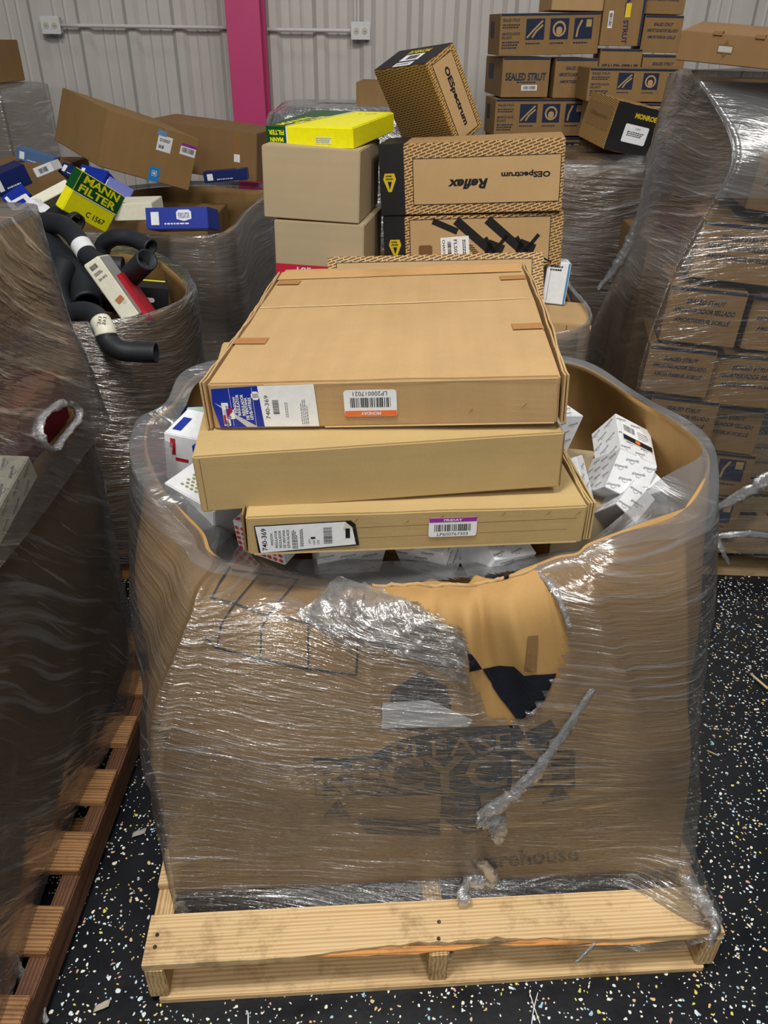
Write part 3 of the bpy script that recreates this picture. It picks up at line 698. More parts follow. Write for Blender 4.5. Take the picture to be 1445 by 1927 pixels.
def lab_top(t, dims):
    u0, v0, u1, v1 = .006, .004, .190, .082; um = .092
    lb = put(t, dims, 'F', 'label', [poly([(um, v0+.001), (u1, v0), (u1-.003, v1+.001), (um-.004, v1)])], LBL, .0019)
    bl = put(t, dims, 'F', 'blue_label', [poly([(u0+.006, v0), (um, v0+.001), (um-.004, v1), (u0, v1-.004), (u0-.002, .05)])], BLUE, .0020); bl['label'] = 'blue and white part of the end label'
    put(bl, dims, 'F', 'white_sweep', [poly([(u0+.002, .052), (u0+.010, .045), (.034, .030), (.060, v0+.001), (.080, v0+.001), (.045, .028), (.030, .040)])], flat('b9bcc2', .4), .0023)
    put(bl, dims, 'F', 'logo', [rect(.026, .030, .012, .044), rect(.031, .030, .020, .018), poly([(.020, .014), (.026, .006), (.033, .014)])], LBL, .0026)
    put(bl, dims, 'F', 'logo', [poly([(.027, .024), (.039, .036), (.037, .043), (.027, .040)]), rect(.0225, .020, .004, .018)], RED, .0029)
    put(bl, dims, 'F', 'logo_lettering', [txt('QUEST', .031, .034, .026, .0075, 90, .02), txt('CAR', .026, .014, .012, .006, 90, .02)], BLUE, .0032)
    for s, u, w in (('WINDOW', .044, .032), ('REGULATOR', .050, .040), ('REGULADOR', .058, .040), ('DE VENTANA', .064, .042), ('LEVE-VITRES', .071, .042)):
        put(bl, dims, 'F', 'lettering', [txt(s, u, .047 if u < .06 else .040, w, .0055, 90, .03)], LBL, .0023)
    put(bl, dims, 'F', 'badge', [rrect(.0825, .064, .011, .016, 0, .3), rect(.0825, .064, .015, .008)], LBL, .0023)
    put(bl, dims, 'F', 'rule_line', [rect(.037, .043, .0005, .072), rect(.0775, .043, .0005, .072)], LBL, .0022)
    put(lb, dims, 'F', 'lettering', [txt('740-369', .101, .042, .044, .0075, 90)], INK, .0022)
    put(lb, dims, 'F', 'barcode', [bars(.1165, .042, .026, .011, 90, seed=5)], INK, .0022)
    put(lb, dims, 'F', 'small_print', [lines(.135, .04, .036, .006, 90, 2, 3)], GREYINK, .0022); put(lb, dims, 'F', 'small_print', [lines(.166, .034, .05, .014, 90, 4, 4)], GREYINK, .0022)
lab_top(top, dT)
license_label(top, dT, 'F', .283, .046, .092, .050, 'LP200017021', 'MONDAY', ORG, True, 3)
# middle one
dM = (.641, .58, .110)
midb = carton('flat_carton', 'plain tan carton without any label, in the middle of the stack', 'box', (-.002, 1.181, 1.002), (0, -2.4, 5.5), dM, KRO, bev=.003, dent=.001, cuts=5, seed=2)
put(midb, dM, 'F', 'edge_seam', [rect(.640, .056, .0012, .108), rect(.012, .056, .0008, .10)], BROWNINK, .0012)
# bottom one
dL = (.601, .75, .078)
low_ = carton('flat_carton', 'flat brown carton with torn corners at the bottom of the stack, white 740-369 label', 'box', (.061, 1.145, .922), (0, -.4, 4.7), dL, KRO, bev=.003, dent=.002, cuts=6, seed=3)
side_flaps(low_, dL, 'R', 3, .004, .72, KRO, seed=11); side_flaps(low_, dL, 'L', 1, .004, .72, KRD, seed=12)
def lab_low(t, dims):
    put(t, dims, 'F', 'label_backing', [poly([(.018, .003), (.196, .014), (.190, .058), (.182, .066), (.014, .062)])], BLK, .0018)
    lb = put(t, dims, 'F', 'label', [poly([(.022, .005), (.190, .016), (.184, .052), (.172, .064), (.016, .060)])], LBL, .0021)
    put(lb, dims, 'F', 'curled_corner', [poly([(.184, .052), (.172, .064), (.168, .050)])], flat('cfc8b0', .5), .0032)
    for s, u, w, h in (('740-369', .030, .046, .0090), ('WINDOW', .043, .026, .0046), ('REGULATOR', .0505, .036, .0046), ('REGULADOR', .0575, .036, .0046), ('DE VENTANA', .0645, .037, .0046), ('LEVE-GLACE', .0715, .038, .0046), ('1', .115, .004, .008)):
        put(lb, dims, 'F', 'lettering', [txt(s, u, .033, w, h, 90, .01)], INK, .0024)
    put(lb, dims, 'F', 'small_print', [lines(.083, .034, .044, .010, 90, 4, 5), lines(.095, .034, .036, .006, 90, 3, 6)], INK, .0024); put(lb, dims, 'F', 'small_print', [txt('QTY', .109, .026, .010, .004, 90), txt('CANT', .1165, .024, .010, .004, 90), txt('UTE', .124, .024, .009, .004, 90)], INK, .0024)
    put(lb, dims, 'F', 'barcode', [bars(.141, .037, .034, .015, 90, seed=8)], INK, .0024)
    put(lb, dims, 'F', 'logo', [rect(.176, .040, .008, .02)], INK, .0024)
lab_low(low_, dL)
license_label(low_, dL, 'F', .362, .045, .086, .040, 'LP600767303', 'FRIDAY', PUR, False, 9)
# slits torn along the front edge
for t, dims, L in ((top, dT, [(.455, .026, .012), (.545, .033, .014)]), (low_, dL, [(.19, .064, .010), (.34, .064, .012), (.45, .066, .011), (.53, .064, .012), (.605-.02, .062, .012), (.28, .058, .009)])):
    put(t, dims, 'F', 'slit', [poly([(u-l/2, v-l*.4), (u+l/2, v+l*.6), (u+l/2-.002, v+l*.62-.004)]) for u, v, l in L if u < .6], BROWNINK, .0019)
put(low_, dL, 'F', 'crease', [rect(.36, .052, .45, .0008, .5), rect(.36, .030, .42, .0006, .4)], BROWNINK, .0019)
put(low_, dL, 'F', 'scuffed_edge', [rect(.3, .0035, .58, .004, .1)], flat('c9ae7e', .8), .0019)
put(top, dT, 'F', 'scuffed_edge', [rect(.40, .003, .40, .003, .1), rect(.35, .0845, .50, .0025, .1)], flat('d9bb8a', .8), .0019)

# ------------------------------------------------------------------ things in the front box
def logo_pattern(t, dims, faces, word='driveworks', size=.042, mat=None):
    w, d, h = dims
    for f in faces:
        W, H = {'F': (w, h), 'T': (w, d), 'L': (d, h), 'R': (d, h)}[f]; P = []; k = 0; v = size*.32
        while v < H-size*.15:
            u = size*.35+(size*.45 if k % 2 else 0)
            while u < W-size*.3:
                P.append(txt(word, u, v, size*.72, size*.15, 14, .03, .3))
                for q in range(5):
                    a0 = 200+q*30; r = size*.16; P.append(poly([(u+r*math.cos(R(a0)), v-size*.05+r*math.sin(R(a0))), (u+r*math.cos(R(a0+30)), v-size*.05+r*math.sin(R(a0+30))), (u+r*.86*math.cos(R(a0+30)), v-size*.05+r*.86*math.sin(R(a0+30))), (u+r*.86*math.cos(R(a0)), v-size*.05+r*.86*math.sin(R(a0)))]))
                u += size*1.02
            v += size*.52; k += 1
        if P: put(t, dims, f, 'printed_pattern', P, GREYINK, .0008)
WG = 'white printed cartons in the front box'
def white_carton(label, loc, rot, dims, faces='FTLR', group=WG, size=.042):
    t = carton('white_carton', label, 'box', loc, rot, dims, WHT, group, bev=.0012); logo_pattern(t, dims, faces, size=size); return t
d1 = white_carton('white printed carton with a black banded barcode label, right of the flat carton stack', (.575, 1.55, .904), (292.5, 28.2, 7.4), (.107, .083, .113), 'FTL')
lb = put(d1, (.107, .083, .113), 'F', 'label', [rect(.056, .064, .092, .058)], LBL, .0012)
put(lb, (.107, .083, .113), 'F', 'black_band', [rect(.056, .045, .088, .016)], BLK, .0015)
put(lb, (.107, .083, .113), 'F', 'barcode', [bars(.034, .076, .034, .020, seed=4)], INK, .0015)
put(lb, (.107, .083, .113), 'F', 'small_print', [lines(.078, .072, .036, .026, 0, 4, 5)], GREYINK, .0015)
put(lb, (.107, .083, .113), 'F', 'logo', [rrect(.055, .045, .016, .010, 0, .5)], ORG, .0018)
white_carton('white printed carton tipped on its corner directly in front of the barcode labelled one', (.511, 1.421, .878), (-39.0, 22.6, -8.1), (.090, .149, .091))
white_carton('white printed carton lying lowest in front, half under the dusty film at the right', (.507, 1.375, .862), (-57.3, 36.8, -24.4), (.059, .144, .074))
white_carton('white printed carton farthest back, right beside the edge of the top flat carton', (.395, 1.62, .875), (8, 14, 35), (.10, .12, .10))
white_carton('white printed carton with a torn flap touching the right edge of the stack', (.451, 1.448, .850), (-27.8, 19.0, 61.7), (.06, .110, .10))
white_carton('white printed carton covered by film at the far right of the front box', (.585, 1.44, .80), (10, -8, 20), (.07, .12, .09), 'FT')
white_carton('white printed carton under film, left one of the pair below the lowest flat carton', (-.07, 1.235, .80), (18, 6, 14), (.13, .11, .09), 'FT')
white_carton('white printed carton under film, right one of the pair below the lowest flat carton', (.085, 1.225, .81), (25, -4, -30), (.11, .11, .09), 'FTLR')
white_carton('white printed carton peeking over the torn cardboard rim below the lowest flat carton', (.22, 1.20, .80), (20, 10, 30), (.10, .11, .09), 'FT')
# support
def plain(name, label, loc, rot, dims, mat, cat='box', group=None, bev=.002):
    return carton(name, label, cat, loc, rot, dims, mat, group, bev)
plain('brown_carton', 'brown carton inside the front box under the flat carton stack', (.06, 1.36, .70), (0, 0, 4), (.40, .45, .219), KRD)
# left side contents
t = plain('blue_carton', 'bright blue carton left of the plain tan carton in the front box', (-.36, 1.42, .86), (10, 8, -32), (.10, .16, .12), BLUE)
put(t, (.10, .16, .12), 'T', 'label', [rect(.03, .05, .035, .06)], LBL); 
t = plain('white_product_box', 'white product box with blue edge left of the plain tan carton', (-.40, 1.33, .82), (6, 12, -30), (.13, .14, .11), WHT)
put(t, (.13, .14, .11), 'T', 'edge_stripe', [rect(.065, .133, .13, .012)], flat('4f8fc4', .5)); put(t, (.13, .14, .11), 'T', 'printed_dots', [rrect(.03+.012*i+(.006 if j % 2 else 0), .02+.009*j, .008, .006, 0, .5) for i in range(6) for j in range(5)], flat('8f8d62', .6))
t = plain('green_carton', 'pale green and white carton under the film at the left rim of the front box', (-.37, 1.55, .86), (4, 4, 18), (.13, .12, .10), flat('9db5a2', .5))
put(t, (.13, .12, .10), 'F', 'label', [rect(.065, .05, .09, .05)], LBL)
t = plain('white_product_box', 'small white box with red and blue marks at the left rim of the front box', (-.45, 1.50, .85), (2, 6, -12), (.08, .12, .12), WHT)
put(t, (.08, .12, .12), 'F', 'printed_marks', [rect(.02, .09, .012, .04), rect(.04, .06, .03, .008)], RED); put(t, (.08, .12, .12), 'T', 'printed_marks', [rect(.02, .05, .02, .06)], BLUE)
t = plain('blue_carton', 'dark blue carton deeper under the film beside the green carton', (-.47, 1.62, .84), (0, 3, 10), (.12, .1, .10), DBLUE)
t = plain('red_checked_box', 'red and white checked box peeking out under the lowest flat carton at the left', (-.235, 1.22, .845), (8, 0, -28), (.11, .11, .075), WHT)
put(t, (.11, .11, .075), 'T', 'printed_checks', [rrect(.008+.0135*i+(.006 if j % 2 else 0), .008+.0125*j, .010, .009, 0, .5) for i in range(8) for j in range(8)], flat('c8453f', .5))
put(t, (.11, .11, .075), 'F', 'printed_checks', [rrect(.008+.0135*i, .01+.0125*j, .010, .009, 0, .5) for i in range(8) for j in range(5)], flat('c8453f', .5))
for i, (l, loc, rot, dm) in enumerate((('grey carton deep in the front box left of the brown carton', (-.28, 1.45, .70), (0, 0, 10), (.2, .25, .12)), ('grey carton deep in the front box at the right', (.48, 1.45, .66), (0, 0, -12), (.2, .28, .17)), ('grey carton standing deep in the back of the front box', (.05, 1.82, .75), (0, 0, 1), (.4, .10, .12)))):
    plain('grey_carton', l, loc, rot, dm, KRG)
# ------------------------------------------------------------------ generic wrapped bins
def bin8(FL, FR, BR, BL, z0, z1, bulge, rimz=None, off_=0, hem=None, drop_in=None, rimoff=None):
    c = [Vector((*p, 0)) for p in (FL, FR, BR, BL)]; pts = []
    for i in range(4):
        a, b = c[i], c[(i+1) % 4]; pts += [a, (a+b)/2]
    cen = sum(c, Vector())/4; rimz = rimz or [z1]*8; rimoff = rimoff or [(0, 0)]*8
    def at(f, bl, o):
        out = []
        for i, p in enumerate(pts):
            n = (p-cen).normalized(); k = bl*(1 if i % 2 else .35)
            zz = z0+(rimz[i]-z0)*f; q = p+n*(k+o); q.x += rimoff[i][0]*f; q.y += rimoff[i][1]*f; out.append(Vector((q.x, q.y, zz)))
        return out
    L = [at(0, 0, off_), at(.35, bulge*.8, off_), at(.7, bulge, off_), at(1, bulge*.5, off_)]
    return L
def wrapped_bin(label, FL, FR, BR, BL, z0, z1, bulge, mat, filmm, flabel, rimz=None, rimoff=None, inner=None, hemz=.09, ridge=.005, seed=0, drop=None, top=None, filmrimz=None, rdir=.1, hemflare=.0):
    t = empty('cardboard_box', (*FL, z0)); tag(t, label, 'box')
    L = bin8(FL, FR, BR, BL, z0, z1, bulge, rimz, rimoff=rimoff)
    s = shell('wall', shell_grid(L, [i % 2 == 0 for i in range(8)], [False]*4, 8, 6), mat, t, jitter=.010, jscale=4, thick=.007, drop=drop, seed=seed)
    s.matrix_parent_inverse = t.matrix_basis.inverted()
    b = mesh('base', [(*p, z0+.004) for p in (FL, FR, BR, BL)], [(0, 1, 2, 3)], mat, t); b.matrix_parent_inverse = t.matrix_basis.inverted()
    FLv = bin8(FL, FR, BR, BL, z0, z1, bulge, filmrimz or rimz, off_=.018, rimoff=rimoff)
    hemr = [p.copy() for p in FLv[0]]
    cen = sum(hemr, Vector())/8
    for i, p in enumerate(hemr): n = (p-cen).normalized(); n.z = 0; p += n*hemflare; p.z = hemz+.03*noise.noise(Vector((i*2.1, seed, 0)))
    FLv = [hemr]+FLv
    if top: FLv += top(FLv[-1])
    f = shell('stretch_film', shell_grid(FLv, [False]*8, [False]*len(FLv), 26, 14), filmm, None, jitter=.004, jscale=5, ridge=ridge, seed=seed+3, rdir=rdir, drop=drop)
    tag(f, flabel, 'stretch film'); return t, f, s

# ------------------------------------------------------------------ near left pallet
pallet('old dark wooden pallet under the wrapped box at the left edge', (-1.72, .50, 0), -.3, 1.05, 1.36, (OLDW, OLDY), nb=8, lead=.10)
def inner_fold(k=.05, dz=.01):
    def f(L):
        c = sum(L, Vector())/len(L); return [[p+(c-p).normalized()*k+Vector((0, 0, dz)) for p in L]]
    return f
HL = [(118, 757), (142, 768), (143, 790), (118, 822), (100, 848), (78, 832), (72, 800), (88, 775)]
def dl(p):
    if p.x < -.9: return False
    x, y = toPx(p); return inpoly(x, y, HL)
wrapped_bin('tall brown box wrapped in film at the left picture edge on an old pallet', (-1.70, .52), (-.755, .50), (-.745, 1.72), (-1.70, 1.76), .125, .93, .012, KRD, FILML,
            'streaky stretch film wrapped around the brown box at the left edge', rimz=[.93, .93, .93, .93, .93, .93, .93, .93], seed=20, hemz=.13, rdir=.7, ridge=.006, drop=None, hemflare=-.01)
# load above its rim
def slab_box(name, label, x0, x1, y0, y1, z0, z1, mat, rz=0, cat='box', group=None, bev=.003):
    return carton(name, label, cat, ((x0+x1)/2, y0, z0), (0, 0, rz), (x1-x0, y1-y0, z1-z0), mat, group, bev)
tb = slab_box('brown_carton', 'film covered brown carton with a letter x printed on it, topmost at the left edge', -1.25, -.76, .85, 1.715, 1.18, 1.385, KRM)
dd = (.49, .865, .205)
put(tb, dd, 'R', 'lettering', [txt('x', .64, .085, .05, .05, 0, -.0)], INK, .0008)
put(tb, dd, 'R', 'printed_dashes', [poly([(a, .016+b), (a+.02, .020+b), (a+.021, .026+b), (a+.001, .022+b)]) for i in range(26) for a, b in ((.2+i*.025, 0), (.212+i*.025, .011))], BROWNINK, .0008)
put(tb, dd, 'R', 'printed_frame', [rect(.5, .035, .72, .002), rect(.855, .11, .002, .16)], INK, .0009)
slab_box('brown_carton', 'film covered brown carton under the topmost carton at the left edge', -1.28, -.80, .80, 1.38, .94, 1.178, KRD)
def mound():
    ring = lambda z, P: [Vector((x, y, z)) for x, y in P]
    A = ring(.90, [(-1.4, .6), (-1.0, .58), (-.72, .6), (-.675, 1.1), (-.672, 1.5), (-.70, 1.76), (-1.0, 1.80), (-1.4, 1.78)])
    B = ring(1.05, [(-1.4, .62), (-1.0, .60), (-.74, .64), (-.70, 1.1), (-.695, 1.5), (-.715, 1.74), (-1.0, 1.78), (-1.4, 1.76)])
    C_ = ring(1.17, [(-1.38, .68), (-1.0, .66), (-.77, .70), (-.735, 1.1), (-.73, 1.5), (-.735, 1.735), (-1.0, 1.75), (-1.38, 1.74)])
    D = ring(1.395, [(-1.36, .8), (-1.0, .8), (-.78, .82), (-.745, 1.1), (-.745, 1.5), (-.75, 1.728), (-1.0, 1.73), (-1.36, 1.72)])
    E = ring(1.405, [(-1.3, .9), (-1.0, .9), (-.85, .92), (-.82, 1.1), (-.82, 1.5), (-.83, 1.66), (-1.0, 1.68), (-1.3, 1.66)])
    f = shell('stretch_film', shell_grid([A, B, C_, D, E], [False]*8, [False, False, False, True, False], 22, 12), FILML, None, ridge=.004, seed=31, rdir=.7, drop=dl)
    tag(f, 'stretch film with a torn hole over the cartons above the left edge box', 'stretch film')
    bm = bmesh.new(); bm.from_mesh(f.data); B2 = BVHTree.FromBMesh(bm); bm.free()
    loop = HL+[HL[0]]
    crumple('torn_film_edge', [on_wall(x, y, .004, B2) for x, y in loop], parent=f, r=.009, seed=8, dense=8)
mound()
slab_box('red_carton', 'dark red carton seen through the torn hole in the film at the left edge', -.95, -.735, 1.40, 1.64, .94, 1.06, flat('6d1420', .5, name='dark_red_card'))
t = carton('white_carton', 'white printed carton resting at the rim of the left edge box', 'box', (-.70, 1.215, .915), (0, -14, 87), (.27, .18, .055), CREAM, None, .002); logo_pattern(t, (.27, .18, .055), 'FTR', size=.05)

# ------------------------------------------------------------------ second bin on the left (radiator hoses)
pallet('wooden pallet under the wrapped hose box behind the left edge box', (-1.78, 2.27, 0), 0, 1.05, 1.05, (OLDW, OLDY))
wrapped_bin('brown box wrapped in glossy film and filled with black rubber hoses', (-1.70, 2.30), (-.80, 2.29), (-.74, 3.0), (-1.60, 3.05), .125, .95, .03, KRM, FILMG,
            'glossy stretch film wrapped around the box of rubber hoses', rimz=[.95, .95, .955, .96, 1.0, 1.0, .95, .95], rimoff=[(0, 0), (0, 0), (-.02, 0), (.09, -.05), (-.10, -.1), (0, 0), (0, 0), (0, 0)], seed=40, top=inner_fold(.04, .0))
HG = 'black rubber hoses in the left box'
def hose(label, pts, r, band=None, hollow=True):
    P = [atY(*p) for p in pts]; o = tube('rubber_hose', P, r, RUB, hollow=hollow, label=label, cat='hose', group=HG)
    if band:
        i, u0, u1, mat_, s = band; a, b = P[i], P[i+1]
        def lp(u): 
            Q = herm(P, [False]*len(P), 20, closed=False); return Q[int((i+u)*20)]
        bnd = tube('label_band', [lp(u0), lp((u0+u1)/2), lp(u1)], r*1.04, mat_, o, hollow=False, sub=4)
    return o, P
h1, P1 = hose('thick bent black hose with a white printed band, hanging over the front rim', [(127, 597, 2.33), (150, 586, 2.32), (178, 592, 2.29), (196, 618, 2.24), (204, 642, 2.22), (226, 659, 2.20), (255, 663, 2.20), (294, 664, 2.20)], .030, (3, -.45, .55, CREAM, ''))
for k, s in enumerate(('71393', '71393')):
    vs, fs = text2d(s, .01); a = math.radians(-78)
    bm2 = [(186+k*9+x*math.cos(a)*26-y*math.sin(a)*7, 608+k*1-(x*math.sin(a)*26+y*math.cos(a)*7)*-1) for x, y in vs]
    V = [atY(x, y, 2.215) for x, y in bm2]; mesh('lettering', V, fs, INK, h1)
hose('wide black rubber hose running down along the left carton', [(62, 420, 2.95), (85, 455, 2.85), (115, 490, 2.75), (150, 520, 2.65), (165, 575, 2.5)], .050)
hose('black hose with a white label band, lying across the middle of the hose box', [(85, 418, 2.85), (120, 425, 2.8), (145, 450, 2.72), (170, 485, 2.65), (200, 500, 2.6), (232, 503, 2.6)], .034, (2, .3, .75, WHT, ''))
hose('black rubber hose curved like a hook behind the wide open hose end', [(190, 480, 2.75), (197, 458, 2.75), (220, 446, 2.72), (252, 450, 2.7), (284, 466, 2.66)], .028)
hose('black rubber hose pointing up with its wide open end towards the right rim', [(205, 568, 2.62), (222, 545, 2.55), (250, 515, 2.48), (277, 488, 2.42)], .034)
hose('black rubber hose with open end beside the topmost left carton', [(78, 425, 2.9), (58, 432, 2.82), (40, 452, 2.8)], .036)
hose('short black rubber hose below the yellow and green filter carton', [(95, 415, 3.0), (118, 402, 3.0), (145, 420, 2.95)], .034)
hose('black rubber hose low at the left, behind the white labelled box', [(120, 500, 2.6), (105, 545, 2.5), (120, 590, 2.42)], .038, hollow=False)
hose('black rubber hose buried at the bottom of the hose box', [(80, 520, 2.75), (110, 575, 2.55), (170, 620, 2.45)], .036, hollow=False)
t = carton('white_parts_box', 'long narrow white box with a barcode label leaning in the hose box', 'box', (-.79, 2.34, .955), (-12, -30, 10), (.055, .12, .20), CREAM)
dd = (.055, .12, .20)
put(t, dd, 'F', 'barcode', [bars(.024, .180, .024, .014, 4, seed=6), lines(.026, .160, .03, .010, 4, 3, 4), txt('20-352', .028, .142, .03, .007, 4, .02)], INK); put(t, dd, 'F', 'printed_picture', [rrect(.032, .065, .026, .018, 12, .2)], flat('b5714c', .5))
put(t, dd, 'F', 'printed_ring', [rrect(.040, .054, .014, .012, 0, .5)], flat('cfc9be', .3)); put(t, dd, 'R', 'printed_side', [rect(.06, .10, .11, .19)], flat('9a9a98', .5))
t = carton('red_carton', 'grey and dark red box standing right of the white labelled box', 'box', (-.745, 2.38, .93), (-12, -30, 10), (.02, .11, .17), RED)
t = plain('black_parts_box', 'black box with a yellow stripe beside the right rim of the hose box', (-.80, 2.56, .90), (0, 8, 15), (.12, .12, .09), BLK); put(t, (.12, .12, .09), 'T', 'yellow_stripe', [rect(.06, .095, .1, .018)], YEL)
put(t, (.12, .12, .09), 'F', 'logo', [rrect(.06, .05, .03, .016, 0, .5)], LBL)
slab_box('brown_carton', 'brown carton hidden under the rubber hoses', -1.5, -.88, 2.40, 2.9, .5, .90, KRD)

# ------------------------------------------------------------------ third bin on the left (filters)
pallet('wooden pallet under the wrapped filter carton box behind the hose box', (-1.72, 3.42, 0), 0, 1.1, 1.05, (OLDW, OLDY))
wrapped_bin('brown box wrapped in film, filled with blue and yellow filter cartons', (-1.65, 3.45), (-.74, 3.40), (-.62, 4.15), (-1.6, 4.25), .125, .98, .03, KRM, FILMB,
            'dull stretch film wrapped around the box of filter cartons', rimz=[.98, .97, .97, 1.0, 1.05, 1.05, .98, .98], seed=50, top=inner_fold(.03, .01))
def mann(t, dims, f, u0, v0, w, h, rot=0):
    pass
dd = (.215, .045, .155)
t = carton('filter_carton', 'yellow and green filter carton numbered C 1567 standing above the hoses', 'box', (-1.13, 3.0, 1.110), (20.4, 31.5, 62.0), dd, YEL)
put(t, dd, 'F', 'green_band', [rect(.1075, .118, .213, .072)], GRN, .0008); put(t, dd, 'L', 'green_band', [rect(.0225, .118, .043, .072)], GRN, .0008)
put(t, dd, 'F', 'lettering', [txt('MANN', .1075, .137, .17, .028, 0, .03), txt('FILTER', .1075, .102, .18, .028, 0, .03)], YEL, .0012)
put(t, dd, 'F', 'white_line', [rect(.1075, .080, .213, .004)], WHT, .0011)
put(t, dd, 'F', 'number', [txt('C 1567', .14, .030, .09, .020, 0, .01)], INK, .0010)
dd = (.31, .10, .05)
FB_ = 'blue filter cartons in the left boxes'
def blue_carton(label, a, b, c, d, logo=True, mat=None, seed=0):
    t, dm = pbox('blue_filter_carton', label, 'box', a, b, c, d, mat or BLUE, FB_)
    w_, d_, h_ = dm
    put(t, dm, 'F', 'label', [rect(w_*.15, h_*.5, w_*.13, h_*.6)], LBL); put(t, dm, 'F', 'white_lettering', [lines(w_*.55, h_*.25, w_*.5, h_*.12, 0, 1, 3+seed)], LBL)
    if logo:
        put(t, dm, 'F', 'logo', [poly([(w_*(.62+.12*x), h_*(.62+.26*y)) for x, y in ((-1, .6), (-.7, 1), (.7, 1), (1, .6), (1, -.6), (0, -1), (-1, -.6))])], LBL, .0009); put(t, dm, 'F', 'logo_lettering', [txt('PUROLATOR' if seed == 1 else 'FILTER', w_*.62, h_*.62, w_*.18, h_*.26, 0, .02)], BLUE, .0013)
    return t, dm
blue_carton('long bright blue filter carton with a white hexagon logo on the right rim', (276, 432, 2.98), (392, 430, 2.95), (274, 391, 3.0), .12, seed=1)
blue_carton('blue filter carton leaning behind the yellow and green one', (178, 356, 3.4), (236, 388, 3.4), (186, 320, 3.45), .12, False, seed=2)
blue_carton('dark blue filter carton standing left of the big tilted brown carton', (108, 322, 3.6), (160, 345, 3.5), (106, 298, 3.65), .10, False, DBLUE, seed=3)
blue_carton('blue filter carton with two white labels next to the dark blue one', (140, 338, 3.45), (190, 352, 3.4), (146, 306, 3.5), .08, False, seed=4)
blue_carton('blue carton sticking out right of the big tilted brown carton', (385, 345, 3.9), (466, 338, 3.9), (387, 324, 3.9), .06, False, DBLUE, seed=5)
blue_carton('dark blue carton at the far left, half hidden by the wrapped corner', (0, 372, 3.5), (62, 345, 3.6), (-6, 330, 3.5), .10, False, DBLUE, seed=6)
blue_carton('small blue and white carton in the pile left of the torn white paper', (20, 392, 3.35), (58, 365, 3.4), (14, 362, 3.4), .08, False, seed=7)
blue_carton('blue carton with a white end, uppermost of the pile at the far left', (30, 300, 3.9), (100, 322, 3.9), (34, 278, 3.9), .08, False, flat('4b6a94', .5), seed=8)
t, dm = pbox('white_box', 'plain white box in front of the blue cartons, right of the yellow and green one', 'box', (216, 416, 3.12), (290, 414, 3.12), (214, 384, 3.12), .16, CREAM)
t, dm = pbox('white_box', 'white box with a small barcode in the far left pile', 'box', (70, 335, 3.5), (102, 322, 3.5), (60, 318, 3.5), .10, WHT); put(t, dm, 'F', 'barcode', [bars(dm[0]*.5, dm[2]*.5, dm[0]*.5, dm[2]*.5, 0)], INK)
t, dm = pbox('white_box', 'long off-white box lying slanted between the yellow carton and the far left pile', 'box', (60, 392, 3.2), (134, 353, 3.3), (56, 372, 3.22), .16, CREAM)
t, dm = pbox('white_box', 'white box with blue print under the slanted off-white box', 'box', (28, 400, 3.15), (64, 380, 3.2), (24, 376, 3.2), .1, WHT); put(t, dm, 'F', 'printed_marks', [rect(dm[0]*.5, dm[2]*.5, dm[0]*.5, dm[2]*.4)], BLUE)
_z = atY(30, 300, 3.9)
slab_box('brown_carton', 'brown carton buried under the uppermost blue carton at the far left', _z.x-.12, _z.x+.26, 3.86, 4.12, 1.0, _z.z-.012, KRD)
def crumpled_paper():
    V = []; F = []; n = 18
    O = atY(75, 372, 3.12); ex = (atY(103, 408, 3.0)-O); ey = (atY(48, 384, 3.05)-O)
    for i in range(n+1):
        for j in range(n+1):
            p = O+ex*(i/n)+ey*(j/n); V.append(p+noise.noise_vector(p*14)*.022+noise.noise_vector(p*45)*.006)
    for i in range(n):
        for j in range(n): F.append((i*(n+1)+j, (i+1)*(n+1)+j, (i+1)*(n+1)+j+1, i*(n+1)+j+1))
    o = mesh('crumpled_paper', V, F, WHT, smooth=False); md = o.modifiers.new('t', 'SOLIDIFY'); md.thickness = .001
    tag(o, 'crumpled white paper sheet below the slanted off-white box', 'paper')
crumpled_paper()
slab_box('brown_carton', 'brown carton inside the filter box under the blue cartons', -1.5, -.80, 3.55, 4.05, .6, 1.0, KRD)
# big tilted cartons on top of it
dd = (.440, .477, .227)
t = carton('brown_carton', 'big tilted brown carton with a purple edged label and a blue tag', 'box', (-1.087, 3.7, 1.159), (7.8, 18.3, 43.0), dd, KRM)
lb = put(t, dd, 'F', 'label', [rect(.275, .165, .070, .065, 0)], LBL, .0008); put(lb, dd, 'F', 'barcode', [bars(.262, .150, .025, .014), lines(.275, .178, .05, .014, 0, 2)], INK, .0011); put(lb, dd, 'F', 'blue_tape', [rect(.255, .205, .045, .022)], flat('6d8fb5', .4), .0010)
lb = put(t, dd, 'F', 'label', [rect(.393, .168, .078, .046)], LBL, .0008); put(lb, dd, 'F', 'colour_band', [rect(.393, .187, .078, .012)], PUR, .0011); put(lb, dd, 'F', 'barcode', [bars(.393, .166, .062, .020)], INK, .0011)
lb = put(t, dd, 'F', 'blue_tag', [rect(.255, .030, .052, .062)], CYAN, .0008); put(lb, dd, 'F', 'logo', frame_lines(.244, .024, .266, .044, .002)+[rect(.255, .034, .012, .009)], LBL, .0011)
dd = (.56, .35, .22)
t = carton('brown_carton', 'brown carton behind the big tilted one, with a small white label on its end', 'box', (-.93, 4.15, 1.115), (0, 5, -10), dd, KRD); put(t, dd, 'F', 'label', [rect(.46, .10, .03, .035)], LBL, .001); put(t, dd, 'F', 'tape', [rect(.46, .11, .035, .21)], flat('8b673c', .3), .0007)
